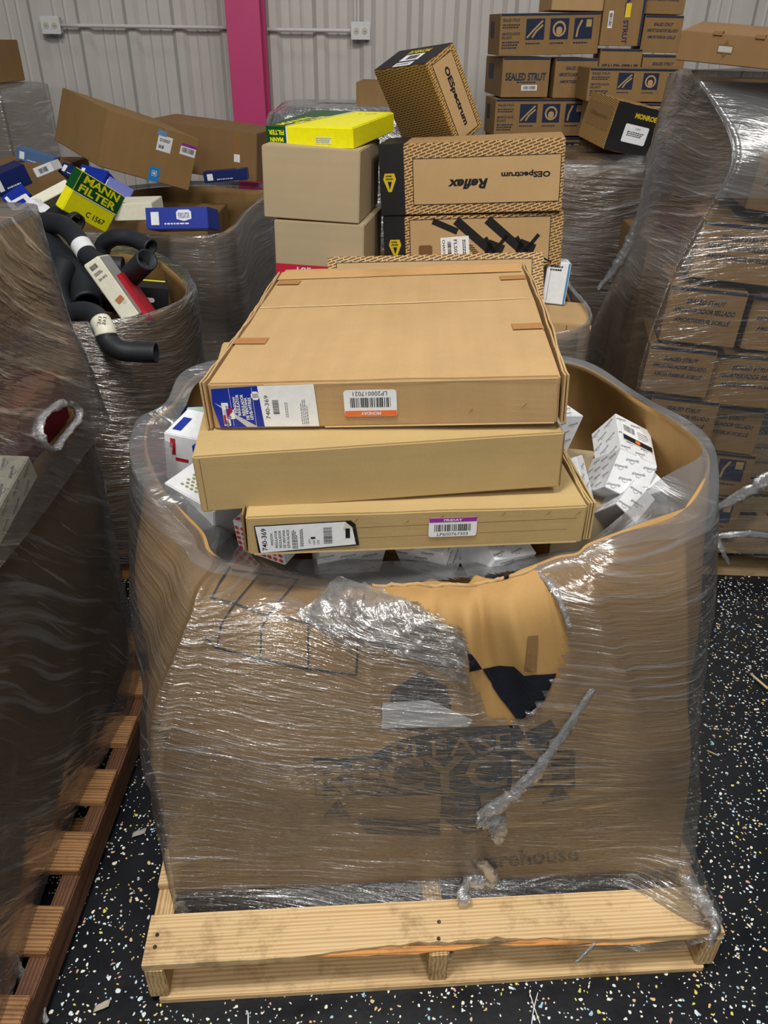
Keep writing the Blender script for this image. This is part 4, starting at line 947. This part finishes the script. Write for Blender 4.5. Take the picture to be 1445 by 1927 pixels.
# far left wrapped stack
def wrapped_block(label, x0, x1, y0, y1, z0, z1, mat, filmm, seed=0, rz=0, flabel=None, ridge=.008):
    ring = lambda z, e: [Vector(p) for p in ((x0-e, y0-e, z), ((x0+x1)/2, y0-e, z), (x1+e, y0-e, z), (x1+e, (y0+y1)/2, z), (x1+e, y1+e, z), ((x0+x1)/2, y1+e, z), (x0-e, y1+e, z), (x0-e, (y0+y1)/2, z))]
    f = shell('stretch_film', shell_grid([ring(z0, .015), ring((z0+z1)/2, .012), ring(z1, .015), ring(z1+.015, -.06), ring(z1+.012, -.3)], [i in (0, 2, 4, 6) for i in range(8)], [False, False, True, False, False], 16, 10), filmm, None, jitter=.006, ridge=ridge, seed=seed, rdir=.1)
    tag(f, flabel or label, 'stretch film'); return f
slab_box('brown_carton', 'film wrapped brown carton stack behind the pile at the far left', -2.45, -1.93, 4.3, 4.9, .0, 1.45, KRG)
wrapped_block('', -2.45, -1.93, 4.3, 4.9, .1, 1.47, KRG, FILMB, 60, flabel='grey looking stretch film around the stack at the far left by the wall')
slab_box('brown_carton', 'brown carton at the very top left corner standing on the wrapped stack', -2.5, -1.99, 4.3, 4.8, 1.49, 1.68, KRM)

# ------------------------------------------------------------------ middle bin (struts)
pallet('wooden pallet under the bin of strut cartons behind the front box', (-.42, 2.42, 0), -3, 1.1, 1.15, (OLDW, OLDY))
def cpt(x, y, Z): v = atZ(x, y, Z); return (v.x, v.y)
wrapped_bin('brown box wrapped in film holding the dash printed strut cartons behind the front box', (-.36, 2.42), (.60, 2.35), (.66, 3.25), (-.34, 3.35), .125, .92, .02, KRM, FILMB,
            'thin stretch film around the bin of dash printed strut cartons', rimz=[.84, .86, .93, .95, .95, .95, .95, .9], seed=70, top=inner_fold(.02, .02))
dd = (.30, .34, .205)
t = carton('grey_carton', 'grey-tan carton with a bright yellow filter carton lying in it, upper one', 'box', (-.238, 2.50, 1.222), (0, 1.5, -9), dd, KRG)
put(t, dd, 'F', 'edge_seam', [rect(.15, .002, .29, .002)], BROWNINK, .001)
dd = (.285, .33, .21)
t = carton('grey_carton', 'grey-tan carton with a red band reading 19 inch, lower one', 'box', (-.218, 2.49, 1.008), (0, 1, -9), dd, KRG)
put(t, dd, 'F', 'red_band', [rect(.1425, .062, .284, .034)], flat('b8243a', .5), .0009); put(t, dd, 'F', 'lettering', [txt('19" x 1', .12, .062, .10, .020, 0, .01)], LBL, .0013); put(t, dd, 'F', 'red_line', [rect(.1425, .036, .284, .004)], flat('b8243a', .5), .0009)
slab_box('brown_carton', 'brown carton low in the strut bin under the red banded one', -.34, .50, 2.48, 2.95, .50, 1.0, KRD, -3)
dd = (.285, .36, .058)
t = carton('filter_carton', 'bright yellow and green filter carton lying on the grey-tan carton', 'box', (-.240, 2.56, 1.42), (3, -1, -20), dd, YEL)
put(t, dd, 'F', 'green_band', [rect(.033, .029, .066, .057)], GRN, .0008); put(t, dd, 'F', 'white_line', [rect(.069, .029, .005, .057)], WHT, .0009)
put(t, dd, 'T', 'green_band', [poly([(0.001, .001), (.068, .001), (.105, .20), (.15, .359), (.001, .359)])], GRN, .0008)
put(t, dd, 'T', 'white_line', [poly([(.066, .001), (.073, .001), (.155, .359), (.147, .359)])], WHT, .001)
put(t, dd, 'F', 'lettering', [txt('FILTER', .034, .040, .052, .013, 180, .03), txt('MANN', .034, .020, .044, .013, 180, .03)], YEL, .0013)
put(t, dd, 'T', 'lettering', [txt('MANN', .05, .10, .17, .030, 82, .03), txt('FILTER', .09, .14, .17, .024, 82, .03)], YEL, .0013); put(t, dd, 'F', 'label', [rect(.19, .022, .052, .020)], flat('d9dc8e', .5), .0009); put(t, dd, 'F', 'small_print', [lines(.19, .022, .048, .016, 0, 3)], GREYINK, .0012)
put(t, dd, 'T', 'small_print', [txt('C 3698', .215, .30, .06, .018, 15)], GREYINK, .001)
# strut cartons
SG = 'dash printed strut cartons'
def oe_panel(t, dims, f, u0, v0, u1, v1, words=True):
    p = put(t, dims, f, 'printed_panel', [rect((u0+u1)/2, (v0+v1)/2, u1-u0, v1-v0)], KRT, .0008); put(p, dims, f, 'panel_frame', frame_lines(u0, v0, u1, v1, .0022), INK, .0011); return p
def end_sleeve(t, dims, x1):
    w_, d_, h_ = dims
    o = link('black_end_sleeve', box_mesh('black_end_sleeve', -w_/2-.002, -w_/2+x1, -.002, d_+.002, -.001, h_+.002, .002), BLK, t); return o
def badge(o, dims, u, v, s):
    put(o, dims, 'F', 'badge', [poly([(u+x*s, v+y*s) for x, y in ((-.45, .6), (.45, .6), (.6, .1), (.15, -1), (-.15, -1), (-.6, .1))])], YINK, .0030)
    put(o, dims, 'F', 'badge_lettering', [lines(u, v+.25*s, .7*s, .5*s, 0, 2, 4), poly([(u-.2*s, v-.1*s), (u+.2*s, v-.1*s), (u, v-.8*s)])], BLK, .0034)
dd = (.570, .236, .208)
t = carton('strut_carton', 'long dash printed carton with upside down lettering, on top of the strut bin', 'box', (.262, 2.597, 1.232), (-1, -3.6, -8), dd, DSH, SG)
e = end_sleeve(t, dd, .078); badge(e, dd, .030, .105, .034)
p = oe_panel(t, dd, 'F', .105, .030, .560, .165)
put(p, dd, 'F', 'lettering', [txt('OESpectrum', .455, .112, .15, .022, 180, .04)], INK, .0013); put(p, dd, 'F', 'lettering', [txt('Reflex', .275, .088, .12, .030, 180, .04, .3)], INK, .0013)
dd = (.575, .20, .165)
t = carton('strut_carton', 'dark picture printed strut carton with a white shipping label, below the upside-down lettered one', 'box', (.280, 2.60, 1.062), (0, -3.5, -6), dd, DSH, SG)
e = end_sleeve(t, dd, .070); badge(e, dd, .035, .075, .034)
p = oe_panel(t, dd, 'F', .085, .012, .535, .155)
def strut_pic():
    P = []
    def bar(x0, y0, x1, y1, w0): 
        L = math.hypot(x1-x0, y1-y0); nx, ny = -(y1-y0)/L*w0/2, (x1-x0)/L*w0/2; P.append(poly([(x0+nx, y0+ny), (x1+nx, y1+ny), (x1-nx, y1-ny), (x0-nx, y0-ny)]))
    for ox in (0, .10):
        bar(.235+ox, .150, .345+ox, .055, .028); bar(.335+ox, .065, .385+ox, .045, .05); bar(.33+ox, .095, .37+ox, .03, .012); bar(.36+ox, .05, .40+ox, .10, .012); bar(.38+ox, .045, .445+ox if ox else .40, .012 if ox else .035, .005)
    bar(.16, .150, .24, .115, .02)
    for i in range(9): bar(.265+i*.006, .075-i*.007, .290+i*.006, .070-i*.007, .003)
    return P
put(p, dd, 'F', 'printed_picture', strut_pic(), BLK, .0012); put(p, dd, 'F', 'printed_badge', [rrect(.135, .055, .045, .040, 0, .2)], BROWNINK, .0012)
lb = put(t, dd, 'F', 'label', [rect(.232, .062, .092, .075, 3)], LBL, .0016); put(lb, dd, 'F', 'lettering', [txt('FLS028', .234, .060, .062, .011, -87, .01), txt('CHA01605', .196, .060, .062, .009, -87, .01)], INK, .0020); put(lb, dd, 'F', 'barcode', [bars(.214, .060, .05, .012, -87), lines(.262, .06, .06, .012, -87, 2)], INK, .0020)
dd = (.66, .22, .142)
t = carton('strut_carton', 'long dash printed carton lying tipped back just behind the top flat carton', 'box', (.146, 2.35, 1.021), (-29.8, -2.8, -3), dd, DSH, SG)
oe_panel(t, dd, 'F', .028, .016, .625, .122)
dd = (.299, .129, .279)
t = carton('strut_carton', 'dash printed carton tilted up on end with a black lid, highest in the middle', 'box', (.147, 3.0, 1.378), (27.7, -5.5, -55), dd, DSHB, SG)
put(t, dd, 'T', 'black_lid', [rect(dd[0]/2, dd[1]/2, dd[0]-.004, dd[1]-.004)], BLK, .0010)
p = put(t, dd, 'R', 'printed_panel', [rect(dd[1]/2, dd[2]/2, dd[1]-.04, dd[2]-.03)], KRT, .0008); put(p, dd, 'R', 'panel_frame', frame_lines(.02, .015, dd[1]-.02, dd[2]-.015, .002), INK, .0011)
put(p, dd, 'R', 'lettering', [txt('OESpectrum', dd[1]/2, dd[2]/2, .19, .026, -90, .04)], INK, .0014)
lb = put(t, dd, 'T', 'label', [rect(.155, .060, .105, .040)], LBL, .0014); put(lb, dd, 'T', 'barcode', [bars(.16, .060, .06, .026, seed=3)], INK, .0018)
lb = put(t, dd, 'T', 'label', [rect(.155, .018, .10, .024)], LBL, .0014); put(lb, dd, 'T', 'small_print', [lines(.155, .018, .08, .012, 0, 2)], INK, .0018)
put(t, dd, 'T', 'lettering', [txt('MONROE', .155, .098, .12, .022, 180, .04)], YINK, .0014)
# white blue box
t = carton('white_product_box', 'white and pale blue product box at the right end of the strut bin', 'box', (.555, 2.56, .955), (-8, 3, -8), (.075, .14, .135), WHT)
put(t, (.075, .14, .135), 'F', 'blue_edge', [rect(.070, .0675, .006, .132)], flat('3f7fae', .5), .0008); put(t, (.075, .14, .135), 'F', 'small_print', [lines(.03, .115, .04, .02, 0, 2), rect(.012, .06, .001, .10)], INK, .0008)
t = carton('brown_carton', 'battered brown carton with thin printed lines under the white and pale blue box', 'box', (.555, 2.37, .775), (0, 2, -8), (.16, .25, .175), KRT)
put(t, (.16, .25, .175), 'F', 'printed_grid', [rect(.08, .09, .15, .0016), rect(.085, .09, .0016, .16)], INK, .0008)

# ------------------------------------------------------------------ dark wrapped goods by the wall
slab_box('brown_carton', 'plain brown carton by the wall behind the yellow filter carton', -.19, .25, 4.9, 5.3, 1.38, 1.50, KRM, -4)
def dark_bundle():
    R_ = lambda z, e: [Vector(p) for p in ((-.60-e, 4.75-e, z), (-.15, 4.72-e, z), (.28+e, 4.75-e, z), (.3+e, 5.0, z), (.28+e, 5.3+e, z), (-.1, 5.33+e, z), (-.60-e, 5.3+e, z), (-.62-e, 5.0, z))]
    o = shell('wrapped_bundle', shell_grid([R_(.12, 0), R_(.7, .03), R_(1.25, .02), R_(1.345, -.02), R_(1.37, -.12), R_(1.36, -.2)], [False]*8, [False]*6, 14, 8), BLK, None, jitter=.02, seed=5)
    tag(o, 'black goods bundle by the wall behind the grey-tan carton', 'bundle')
    f = shell('stretch_film', shell_grid([R_(.12, .02), R_(.7, .05), R_(1.25, .04), R_(1.37, 0), R_(1.395, -.10), R_(1.385, -.2)], [False]*8, [False]*6, 22, 12), FILMH, None, jitter=.02, ridge=.02, seed=5)
    tag(f, 'crumpled clear film over the black goods bundle by the wall', 'stretch film')
dark_bundle()
slab_box('brown_carton', 'tall brown carton by the wall under the plain brown carton', -.19, .27, 5.36, 5.6, 0, 1.30, KRD)

# ------------------------------------------------------------------ stack of sealed strut cartons at the back
ST = 'sealed strut cartons stacked by the wall'
def strut_end(t, dims, f='F', big=False, three=True, sc=1.0, ink=None):
    w_, d_, h_ = dims; W = w_ if f == 'F' else d_; ink = ink or NAVY
    if big: P = [txt('SEALED STRUT', W*.5, h_*.52, W*.86, h_*.20, 0, .03), lines(W*.52, h_*.38, W*.4, h_*.06, 0, 1)]
    else: P = [txt('SEALED STRUT', W*.5, h_*.76, W*.50, h_*.09, 0, .03, .2), txt('AMORTIGUADOR SELLADO', W*.5, h_*.60, W*.80, h_*.09, 0, .03, .2), txt('AMORTISSEUR SCELLÉ', W*.5, h_*.43, W*.72, h_*.10, 0, .03, .2)]
    put(t, dims, f, 'lettering', P, ink, .0009)
def strut_long(t, dims, f='F'):
    w_, d_, h_ = dims; W = w_ if f == 'F' else d_
    put(t, dims, f, 'lettering', [txt('SEALED STRUT', W*.11, h_*.84, W*.17, h_*.07, 0, .02), lines(W*.11, h_*.70, W*.17, h_*.12, 0, 2), txt('AMORTIGUADOR', W*.11, h_*.52, W*.18, h_*.07, 0, .02), txt('SELLADO', W*.07, h_*.43, W*.10, h_*.07, 0, .02), lines(W*.11, h_*.25, W*.17, h_*.2, 0, 3)], NAVY, .0009)
    for i in range(3):
        u = W*(.35+.24*i); s = min(W*.20, h_*.50)
        q = put(t, dims, f, 'printed_picture', [rect(u, h_*.62, s*1.05, s)], NAVY, .0009)
        if i == 0: P = strip([(u-s*.45, h_*.62-s*.4), (u-s*.1, h_*.62-s*.05), (u+s*.4, h_*.62+s*.4)], s*.09)+strip([(u-s*.15, h_*.62-s*.4), (u+s*.05, h_*.62-s*.1), (u+s*.42, h_*.62+s*.2)], s*.09)
        elif i == 1:
            P = []
            for k in range(16):
                a = R(k*22.5); b = R(k*22.5+22.5); P.append(poly([(u+s*.38*math.cos(a), h_*.62+s*.38*math.sin(a)), (u+s*.38*math.cos(b), h_*.62+s*.38*math.sin(b)), (u+s*.28*math.cos(b), h_*.62+s*.28*math.sin(b)), (u+s*.28*math.cos(a), h_*.62+s*.28*math.sin(a))]))
            P.append(rrect(u, h_*.58, s*.34, s*.36, 0, .4))
        else: P = strip([(u-s*.35, h_*.62-s*.4), (u-s*.3, h_*.62), (u-s*.1, h_*.62+s*.4)], s*.1)+[rect(u+s*.3, h_*.62+s*.25, s*.3, s*.35)]
        put(q, dims, f, 'printed_drawing', P, KRT, .0012)
        put(t, dims, f, 'caption', [lines(u, h_*.28, s, h_*.06, 0, 1, i+3)], NAVY, .0009)
def sealed(label, loc, rot, dims, kind, left=True, grp=ST, mat=None):
    t = carton('strut_box', label, 'box', loc, rot, dims, mat or KRM, grp, bev=.002); w_, d_, h_ = dims
    if kind == 'long': strut_long(t, dims); 
    elif kind in ('end', 'big'): strut_end(t, dims, 'F', kind == 'big')
    if left: put(t, dims, 'L', 'printed_picture', [rect(dims[1]*.35, h_*.62, dims[1]*.3, h_*.4)], NAVY, .0009)
    put(t, dims, 'F', 'edge_strip', [rect(w_/2, h_-.006, w_-.006, .010)], NAVY, .0008)
    return t
sealed('sealed strut carton with three blue picture squares, upper left of the wall stack', (.827, 4.7, 1.646), (.7, -1.6, 5), (.525, .30, .185), 'long')
t = sealed('sealed strut carton with big lettering and a white barcode sticker, left in second row', (.721, 4.7, 1.448), (0, -.6, 4), (.253, .5, .185), 'big'); put(t, (.253, .5, .185), 'F', 'label', [rect(.15, .045, .085, .026)], LBL, .001); put(t, (.253, .5, .185), 'F', 'barcode', [bars(.15, .045, .07, .016)], INK, .0014)
sealed('sealed strut carton right of the big lettered barcode one in the second row', (.985, 4.7, 1.448), (0, -.6, 2), (.225, .5, .183), 'end', False)
sealed('sealed strut carton with three blue picture squares, lower left of the wall stack', (.83, 4.69, 1.262), (0, -.7, 4), (.52, .305, .180), 'long')
sealed('sealed strut carton hidden lowest at the left of the wall stack', (.84, 4.7, 1.07), (0, 0, 4), (.52, .305, .185), 'long')
t = sealed('sealed strut carton set upright with sideways lettering and yellow tape', (1.187, 4.68, 1.690), (0, 0, -6), (.205, .3, .24), 'none', False); dd = (.205, .3, .24)
put(t, dd, 'F', 'lettering', [txt('SEALED STRUT', .118, .125, .23, .026, -88, .03)], flat('2b2450', .6), .001); put(t, dd, 'F', 'yellow_tape', [rect(.122, .155, .026, .06)], flat('e3c820', .4), .0014); put(t, dd, 'F', 'label', [rect(.04, .115, .022, .075)], LBL, .001); put(t, dd, 'F', 'barcode', [bars(.04, .115, .06, .014, 90)], INK, .0014); put(t, dd, 'F', 'blue_edge', [rect(.198, .12, .012, .238)], NAVY, .001)
sealed('sealed strut carton with three printed lines, right of the upright one', (1.402, 4.7, 1.662), (0, .7, -6), (.195, .3, .165), 'end', False)
sealed('sealed strut carton topmost at the right of the wall stack', (1.38, 4.72, 1.832), (0, .7, -3), (.24, .3, .15), 'end', False)
sealed('plain carton topmost at the left of the wall stack', (.99, 4.72, 1.842), (0, 0, 4), (.34, .28, .15), 'none', False, mat=KRT)
t = sealed('sealed strut carton with big lettering and yellow tape, under the upright one', (1.205, 4.68, 1.497), (0, 0, -6), (.215, .3, .180), 'big', False); put(t, (.215, .3, .18), 'F', 'yellow_tape', [rect(.11, .06, .05, .016)], flat('e3c820', .4), .0014)
sealed('sealed strut carton at the right end of the row under the three line one', (1.43, 4.68, 1.487), (0, 0, -5), (.215, .3, .165), 'end', False)
sealed('sealed strut carton hidden low in the middle of the wall stack', (1.28, 4.7, 1.30), (0, 0, -4), (.46, .3, .18), 'long', False)
sealed('open flapped sealed strut carton with blue picture squares, in front of the wall stack', (1.245, 4.38, 1.452), (0, 0, 0), (.52, .28, .145), 'long', False)
sealed('sealed strut carton right under the open flapped one', (1.28, 4.38, 1.29), (0, 0, 0), (.50, .28, .155), 'long', False, mat=KRT)
for i, (x, y, a) in enumerate(((.84, 4.72, 'left'), (1.36, 4.72, 'right'))):
    slab_box('brown_carton', 'tall brown carton low under the %s end of the wall stack' % a, x-.26, x+.26, y, y+.4, .0, 1.065 if i == 0 else 1.29, KRD)
dd = (.255, .40, .203)
t = carton('strut_carton', 'tilted carton with a black end face and white label, in front of the wall stack', 'box', (1.105, 3.9, 1.263), (2.4, 11.2, 5.7), dd, DSHB)
put(t, dd, 'F', 'black_end', [rect(dd[0]/2, dd[2]/2, dd[0]-.004, dd[2]-.004)], BLK, .0008); put(t, dd, 'F', 'label', [rrect(.125, .085, .115, .075, 0, .08)], LBL, .0012); put(t, dd, 'F', 'label_print', [txt('1599', .13, .108, .025, .008), lines(.125, .085, .08, .022, 0, 3)], INK, .0016)
put(t, dd, 'F', 'lettering', [txt('MONROE', .150, .160, .105, .022, 0, .05)], YINK, .0012)
put(t, dd, 'L', 'printed_panel', [rect(.2, .12, .34, .10)], KRM, .0008); put(t, dd, 'L', 'lettering', [txt('OESpectrum', .2, .12, .25, .024, 0, .03)], BROWNINK, .0012)

# ------------------------------------------------------------------ wrapped bin at the back right
pallet('wooden pallet under the tall wrapped load in front of the wall stack', (.50, 3.62, 0), 0, 1.15, .95, (OLDW, OLDY))
slab_box('brown_carton', 'tall brown load wrapped in shiny film in front of the wall stack', .55, 1.30, 3.66, 4.30, .125, 1.235, KRM)
wrapped_block('', .55, 1.30, 3.66, 4.30, .1, 1.25, KRM, FILMG, 80, flabel='very shiny stretch film around the tall load in front of the wall stack', ridge=.015)

# ------------------------------------------------------------------ stack of sealed struts at the right, wrapped
pallet('grey-brown wooden pallet under the tall wrapped stack at the right', (.90, 2.36, 0), -2, 1.2, 1.0, (wood('weathered_pine', 'a8916b', '7d6748'), wood('weathered_stringer', '9a835d', '6f5b3d', 'Y')), lead=.10)
RG = 'sealed strut cartons in the wrapped stack at the right'
def rs(label, x, z, w_, rz=-12, y=2.36, h=.172, rx=-1.5, ry=2.0, d=.32, kind='end'):
    return sealed(label, (x, y, z), (rx, ry, rz), (w_, d, h), kind, False, RG, KRM)
rs('sealed strut carton highest in the column of printed ends in the right stack', 1.155, 1.283, .235, ry=5)
rs('sealed strut carton with printed end, second from the top in the right stack', 1.040, 1.088, .245, h=.165, ry=3.5)
rs('sealed strut carton at the right picture edge beside the second printed end', 1.29, 1.075, .235, h=.165)
rs('sealed strut carton with clear print, left in the middle row of the right stack', .978, .893, .228, h=.172)
rs('sealed strut carton cut by the right picture edge in middle row of right stack', 1.243, .868, .228, h=.167)
rs('sealed strut carton with faint glared print, left in the fourth row at right', .940, .722, .207, h=.155)
rs('sealed strut carton right in the fourth row of the right stack', 1.180, .682, .236, h=.172, ry=-.5)
rs('dim sealed strut carton left in the fifth row of the right stack', .985, .550, .215, h=.155)
rs('dim sealed strut carton right in the fifth row of the right stack', 1.155, .498, .228, h=.168, rx=-1, y=2.40)
rs('sealed strut carton low behind white film in the right stack', 1.08, .325, .42, h=.165, rx=0, ry=0, kind='long', y=2.42)
rs('sealed strut carton on the pallet deck of the right stack', 1.08, .150, .42, h=.165, rx=0, ry=0, kind='long', y=2.42)
slab_box('brown_carton', 'dark tall carton inside the top of the right wrapped stack', 1.05, 1.5, 2.74, 3.25, 1.10, 1.60, KRD, -3)
slab_box('brown_carton', 'dark tall carton filling the back of the right wrapped stack', .95, 1.5, 2.90, 3.35, .125, 1.08, KRD, -3)
def right_film():
    def lv(z, pts): return [Vector((x, y, z)) for x, y in pts]
    def px(L): return [atY(*p) for p in L]
    # columns: 0 left-front corner of cartons, 1 front mid, 2 front right, 3 right, 4 back right, 5 back left, 6 left back silhouette, 7 left mid
    A = [atY(1330, 1040, 2.36), Vector((1.3, 2.35, .10)), Vector((1.72, 2.3, .1)), Vector((1.85, 2.8, .1)), Vector((1.8, 3.4, .1)), Vector((1.2, 3.4, .1)), Vector((.92, 3.3, .1)), Vector((.88, 2.9, .1))]
    B = [Vector((.93, 2.36, .35)), Vector((1.25, 2.32, .35)), Vector((1.7, 2.25, .35)), Vector((1.86, 2.8, .35)), Vector((1.8, 3.4, .35)), Vector((1.3, 3.42, .35)), Vector((.9, 3.3, .35)), Vector((.86, 2.8, .35))]
    C_ = [atY(1196, 752, 2.33), Vector((1.2, 2.28, .72)), Vector((1.65, 2.2, .72)), Vector((1.85, 2.8, .72)), Vector((1.8, 3.4, .72)), Vector((1.2, 3.42, .7)), atY(1112, 690, 3.1), atY(1150, 720, 2.7)]
    D = [atY(1253, 552, 2.33), Vector((1.25, 2.28, 1.05)), Vector((1.65, 2.2, 1.05)), Vector((1.85, 2.8, 1.05)), Vector((1.8, 3.4, 1.05)), Vector((1.2, 3.42, 1.0)), atY(1122, 600, 3.1), atY(1165, 560, 2.75)]
    E = [atY(1316, 430, 2.36), Vector((1.3, 2.30, 1.24)), Vector((1.68, 2.25, 1.24)), Vector((1.85, 2.8, 1.24)), Vector((1.8, 3.4, 1.24)), Vector((1.3, 3.42, 1.2)), atY(1190, 480, 3.0), atY(1212, 420, 2.75)]
    G = [atY(1385, 285, 2.36), Vector((1.4, 2.28, 1.48)), Vector((1.68, 2.25, 1.48)), Vector((1.82, 2.8, 1.48)), Vector((1.78, 3.4, 1.48)), Vector((1.3, 3.4, 1.45)), atY(1225, 330, 2.98), atY(1240, 290, 2.7)]
    H = [atY(1300, 132, 2.55), Vector((1.2, 2.52, 1.635)), Vector((1.6, 2.5, 1.635)), Vector((1.75, 2.8, 1.635)), Vector((1.7, 3.3, 1.635)), Vector((1.3, 3.3, 1.62)), atY(1262, 150, 2.95), atY(1275, 132, 2.72)]
    I = [Vector((1.15, 2.68, 1.645)), Vector((1.3, 2.66, 1.645)), Vector((1.5, 2.66, 1.645)), Vector((1.6, 2.8, 1.645)), Vector((1.55, 3.1, 1.645)), Vector((1.3, 3.1, 1.64)), Vector((1.2, 3.05, 1.64)), Vector((1.12, 2.8, 1.64))]
    f = shell('stretch_film', shell_grid([A, B, C_, D, E, G, H, I], [i == 0 for i in range(8)], [False]*6+[True, False], 24, 12), FILMR, None, jitter=.006, ridge=.003, seed=91, rdir=-.2, mat2=FILMB, j2=53)
    tag(f, 'milky stretch film around the tall stack of strut cartons at the right', 'stretch film')
    crumple('film_rope', [atY(1240, 250, 2.85), atY(1222, 300, 2.85), atY(1216, 380, 2.85), atY(1188, 450, 2.85), atY(1160, 500, 2.85), atY(1125, 545, 2.85)], parent=f, r=[.006, .012, .014, .02, .016, .006], seed=12, mat=FILMB)
    crumple('film_tail', [atY(1345, 1010, 2.30), atY(1358, 1035, 2.28), atY(1372, 1062, 2.28)], parent=f, r=[.02, .010, .003], seed=13)
    crumple('loose_film', [atY(1340, 960, 2.26), atY(1400, 930, 2.24), atY(1450, 900, 2.24), atY(1500, 890, 2.24)], parent=f, r=[.01, .02, .025, .02], seed=14, flat_=.3)
    crumple('loose_film', [atY(1340, 1010, 2.30), atY(1400, 1005, 2.28), atY(1480, 1012, 2.28)], parent=f, r=[.01, .012, .01], seed=15, flat_=.4)
right_film()
t, dd = pbox('brown_carton', 'flat brown carton with a punched handle hole, on top of the right wrapped stack', 'box', (1270, 113, 2.52), (1520, 139, 2.36), (1271, 56, 2.52), .32, KRD)
put(t, dd, 'F', 'handle_hole', [rect(dd[0]*.36, dd[2]*.52, .040, .020), poly([(dd[0]*.36-.007, dd[2]*.52+.01), (dd[0]*.36, dd[2]*.52+.022), (dd[0]*.36+.007, dd[2]*.52+.01)]), poly([(dd[0]*.36-.007, dd[2]*.52-.01), (dd[0]*.36, dd[2]*.52-.022), (dd[0]*.36+.007, dd[2]*.52-.01)])], BROWNINK, .0009); put(t, dd, 'F', 'label', [rect(dd[0]*.36, dd[2]*.52, .036, .014)], flat('a7a59d', .5), .0012)
for x in (-.09, .02): link('tab', box_mesh('tab', x, x+.025, -.003, .03, dd[2]-.004, dd[2]+.006, .001), KRD, t)

# ------------------------------------------------------------------ bits on the floor
def debris(name, label, cat, pts, r, mat):
    P = [atZ(x, y, .004+r) for x, y in pts]; tube(name, P, r, mat, n=6, sub=3, hollow=False, label=label, cat=cat)
SPL = flat('c9b48c', .7)
debris('wood_splinter', 'pale wood splinter on the black floor near the right picture edge', 'splinter', [(1412, 1268), (1445, 1296)], .004, SPL)
debris('wood_splinter', 'thin wood splinter on the black floor right of the front box', 'splinter', [(1330, 1412), (1352, 1422)], .002, SPL)
debris('film_strand', 'thin white film strand on the floor in front of the front pallet', 'film scrap', [(996, 1866), (1005, 1895), (1016, 1926)], .0012, LBL)
debris('film_strand', 'second thin film strand crossing the first in front of the front pallet', 'film scrap', [(1012, 1868), (1004, 1900), (1000, 1930)], .0012, LBL)
debris('film_strand', 'short straight film strand on the floor at the bottom left of the front pallet', 'film scrap', [(467, 1905), (467, 1930)], .0015, LBL)
def scrap(name, label, x, y, s, mat, seed):
    O = atZ(x, y, .006); V = []; F = []; n = 5
    for i in range(n+1):
        for j in range(n+1): V.append(O+Vector(((i/n-.5)*s, (j/n-.5)*s*.5+(i/n-.5)*s*.4, .006*abs(noise.noise(Vector((i*.7, j*.9, seed)))))))
    for i in range(n):
        for j in range(n): F.append((i*(n+1)+j, (i+1)*(n+1)+j, (i+1)*(n+1)+j+1, i*(n+1)+j+1))
    o = mesh(name, V, F, mat, smooth=True); o.modifiers.new('t', 'SOLIDIFY').thickness = .001; tag(o, label, 'scrap')
scrap('paper_scrap', 'small grey paper scrap on the floor between the two front pallets', 262, 1567, .03, flat('9c968c', .7), 1)
scrap('paper_scrap', 'crumpled pale scrap on the floor at the lower left of the front pallet', 192, 1893, .028, flat('a8a08f', .7), 2)
# film tail hanging from the near left load
tl = crumple('film_tail', [atZ(20, 1790, .16), atZ(38, 1830, .10), atZ(62, 1875, .04), atZ(88, 1925, .012)], r=[.008, .010, .016, .008], seed=21)
tag(tl, 'twisted clear film tail hanging from the left load onto the floor', 'stretch film')
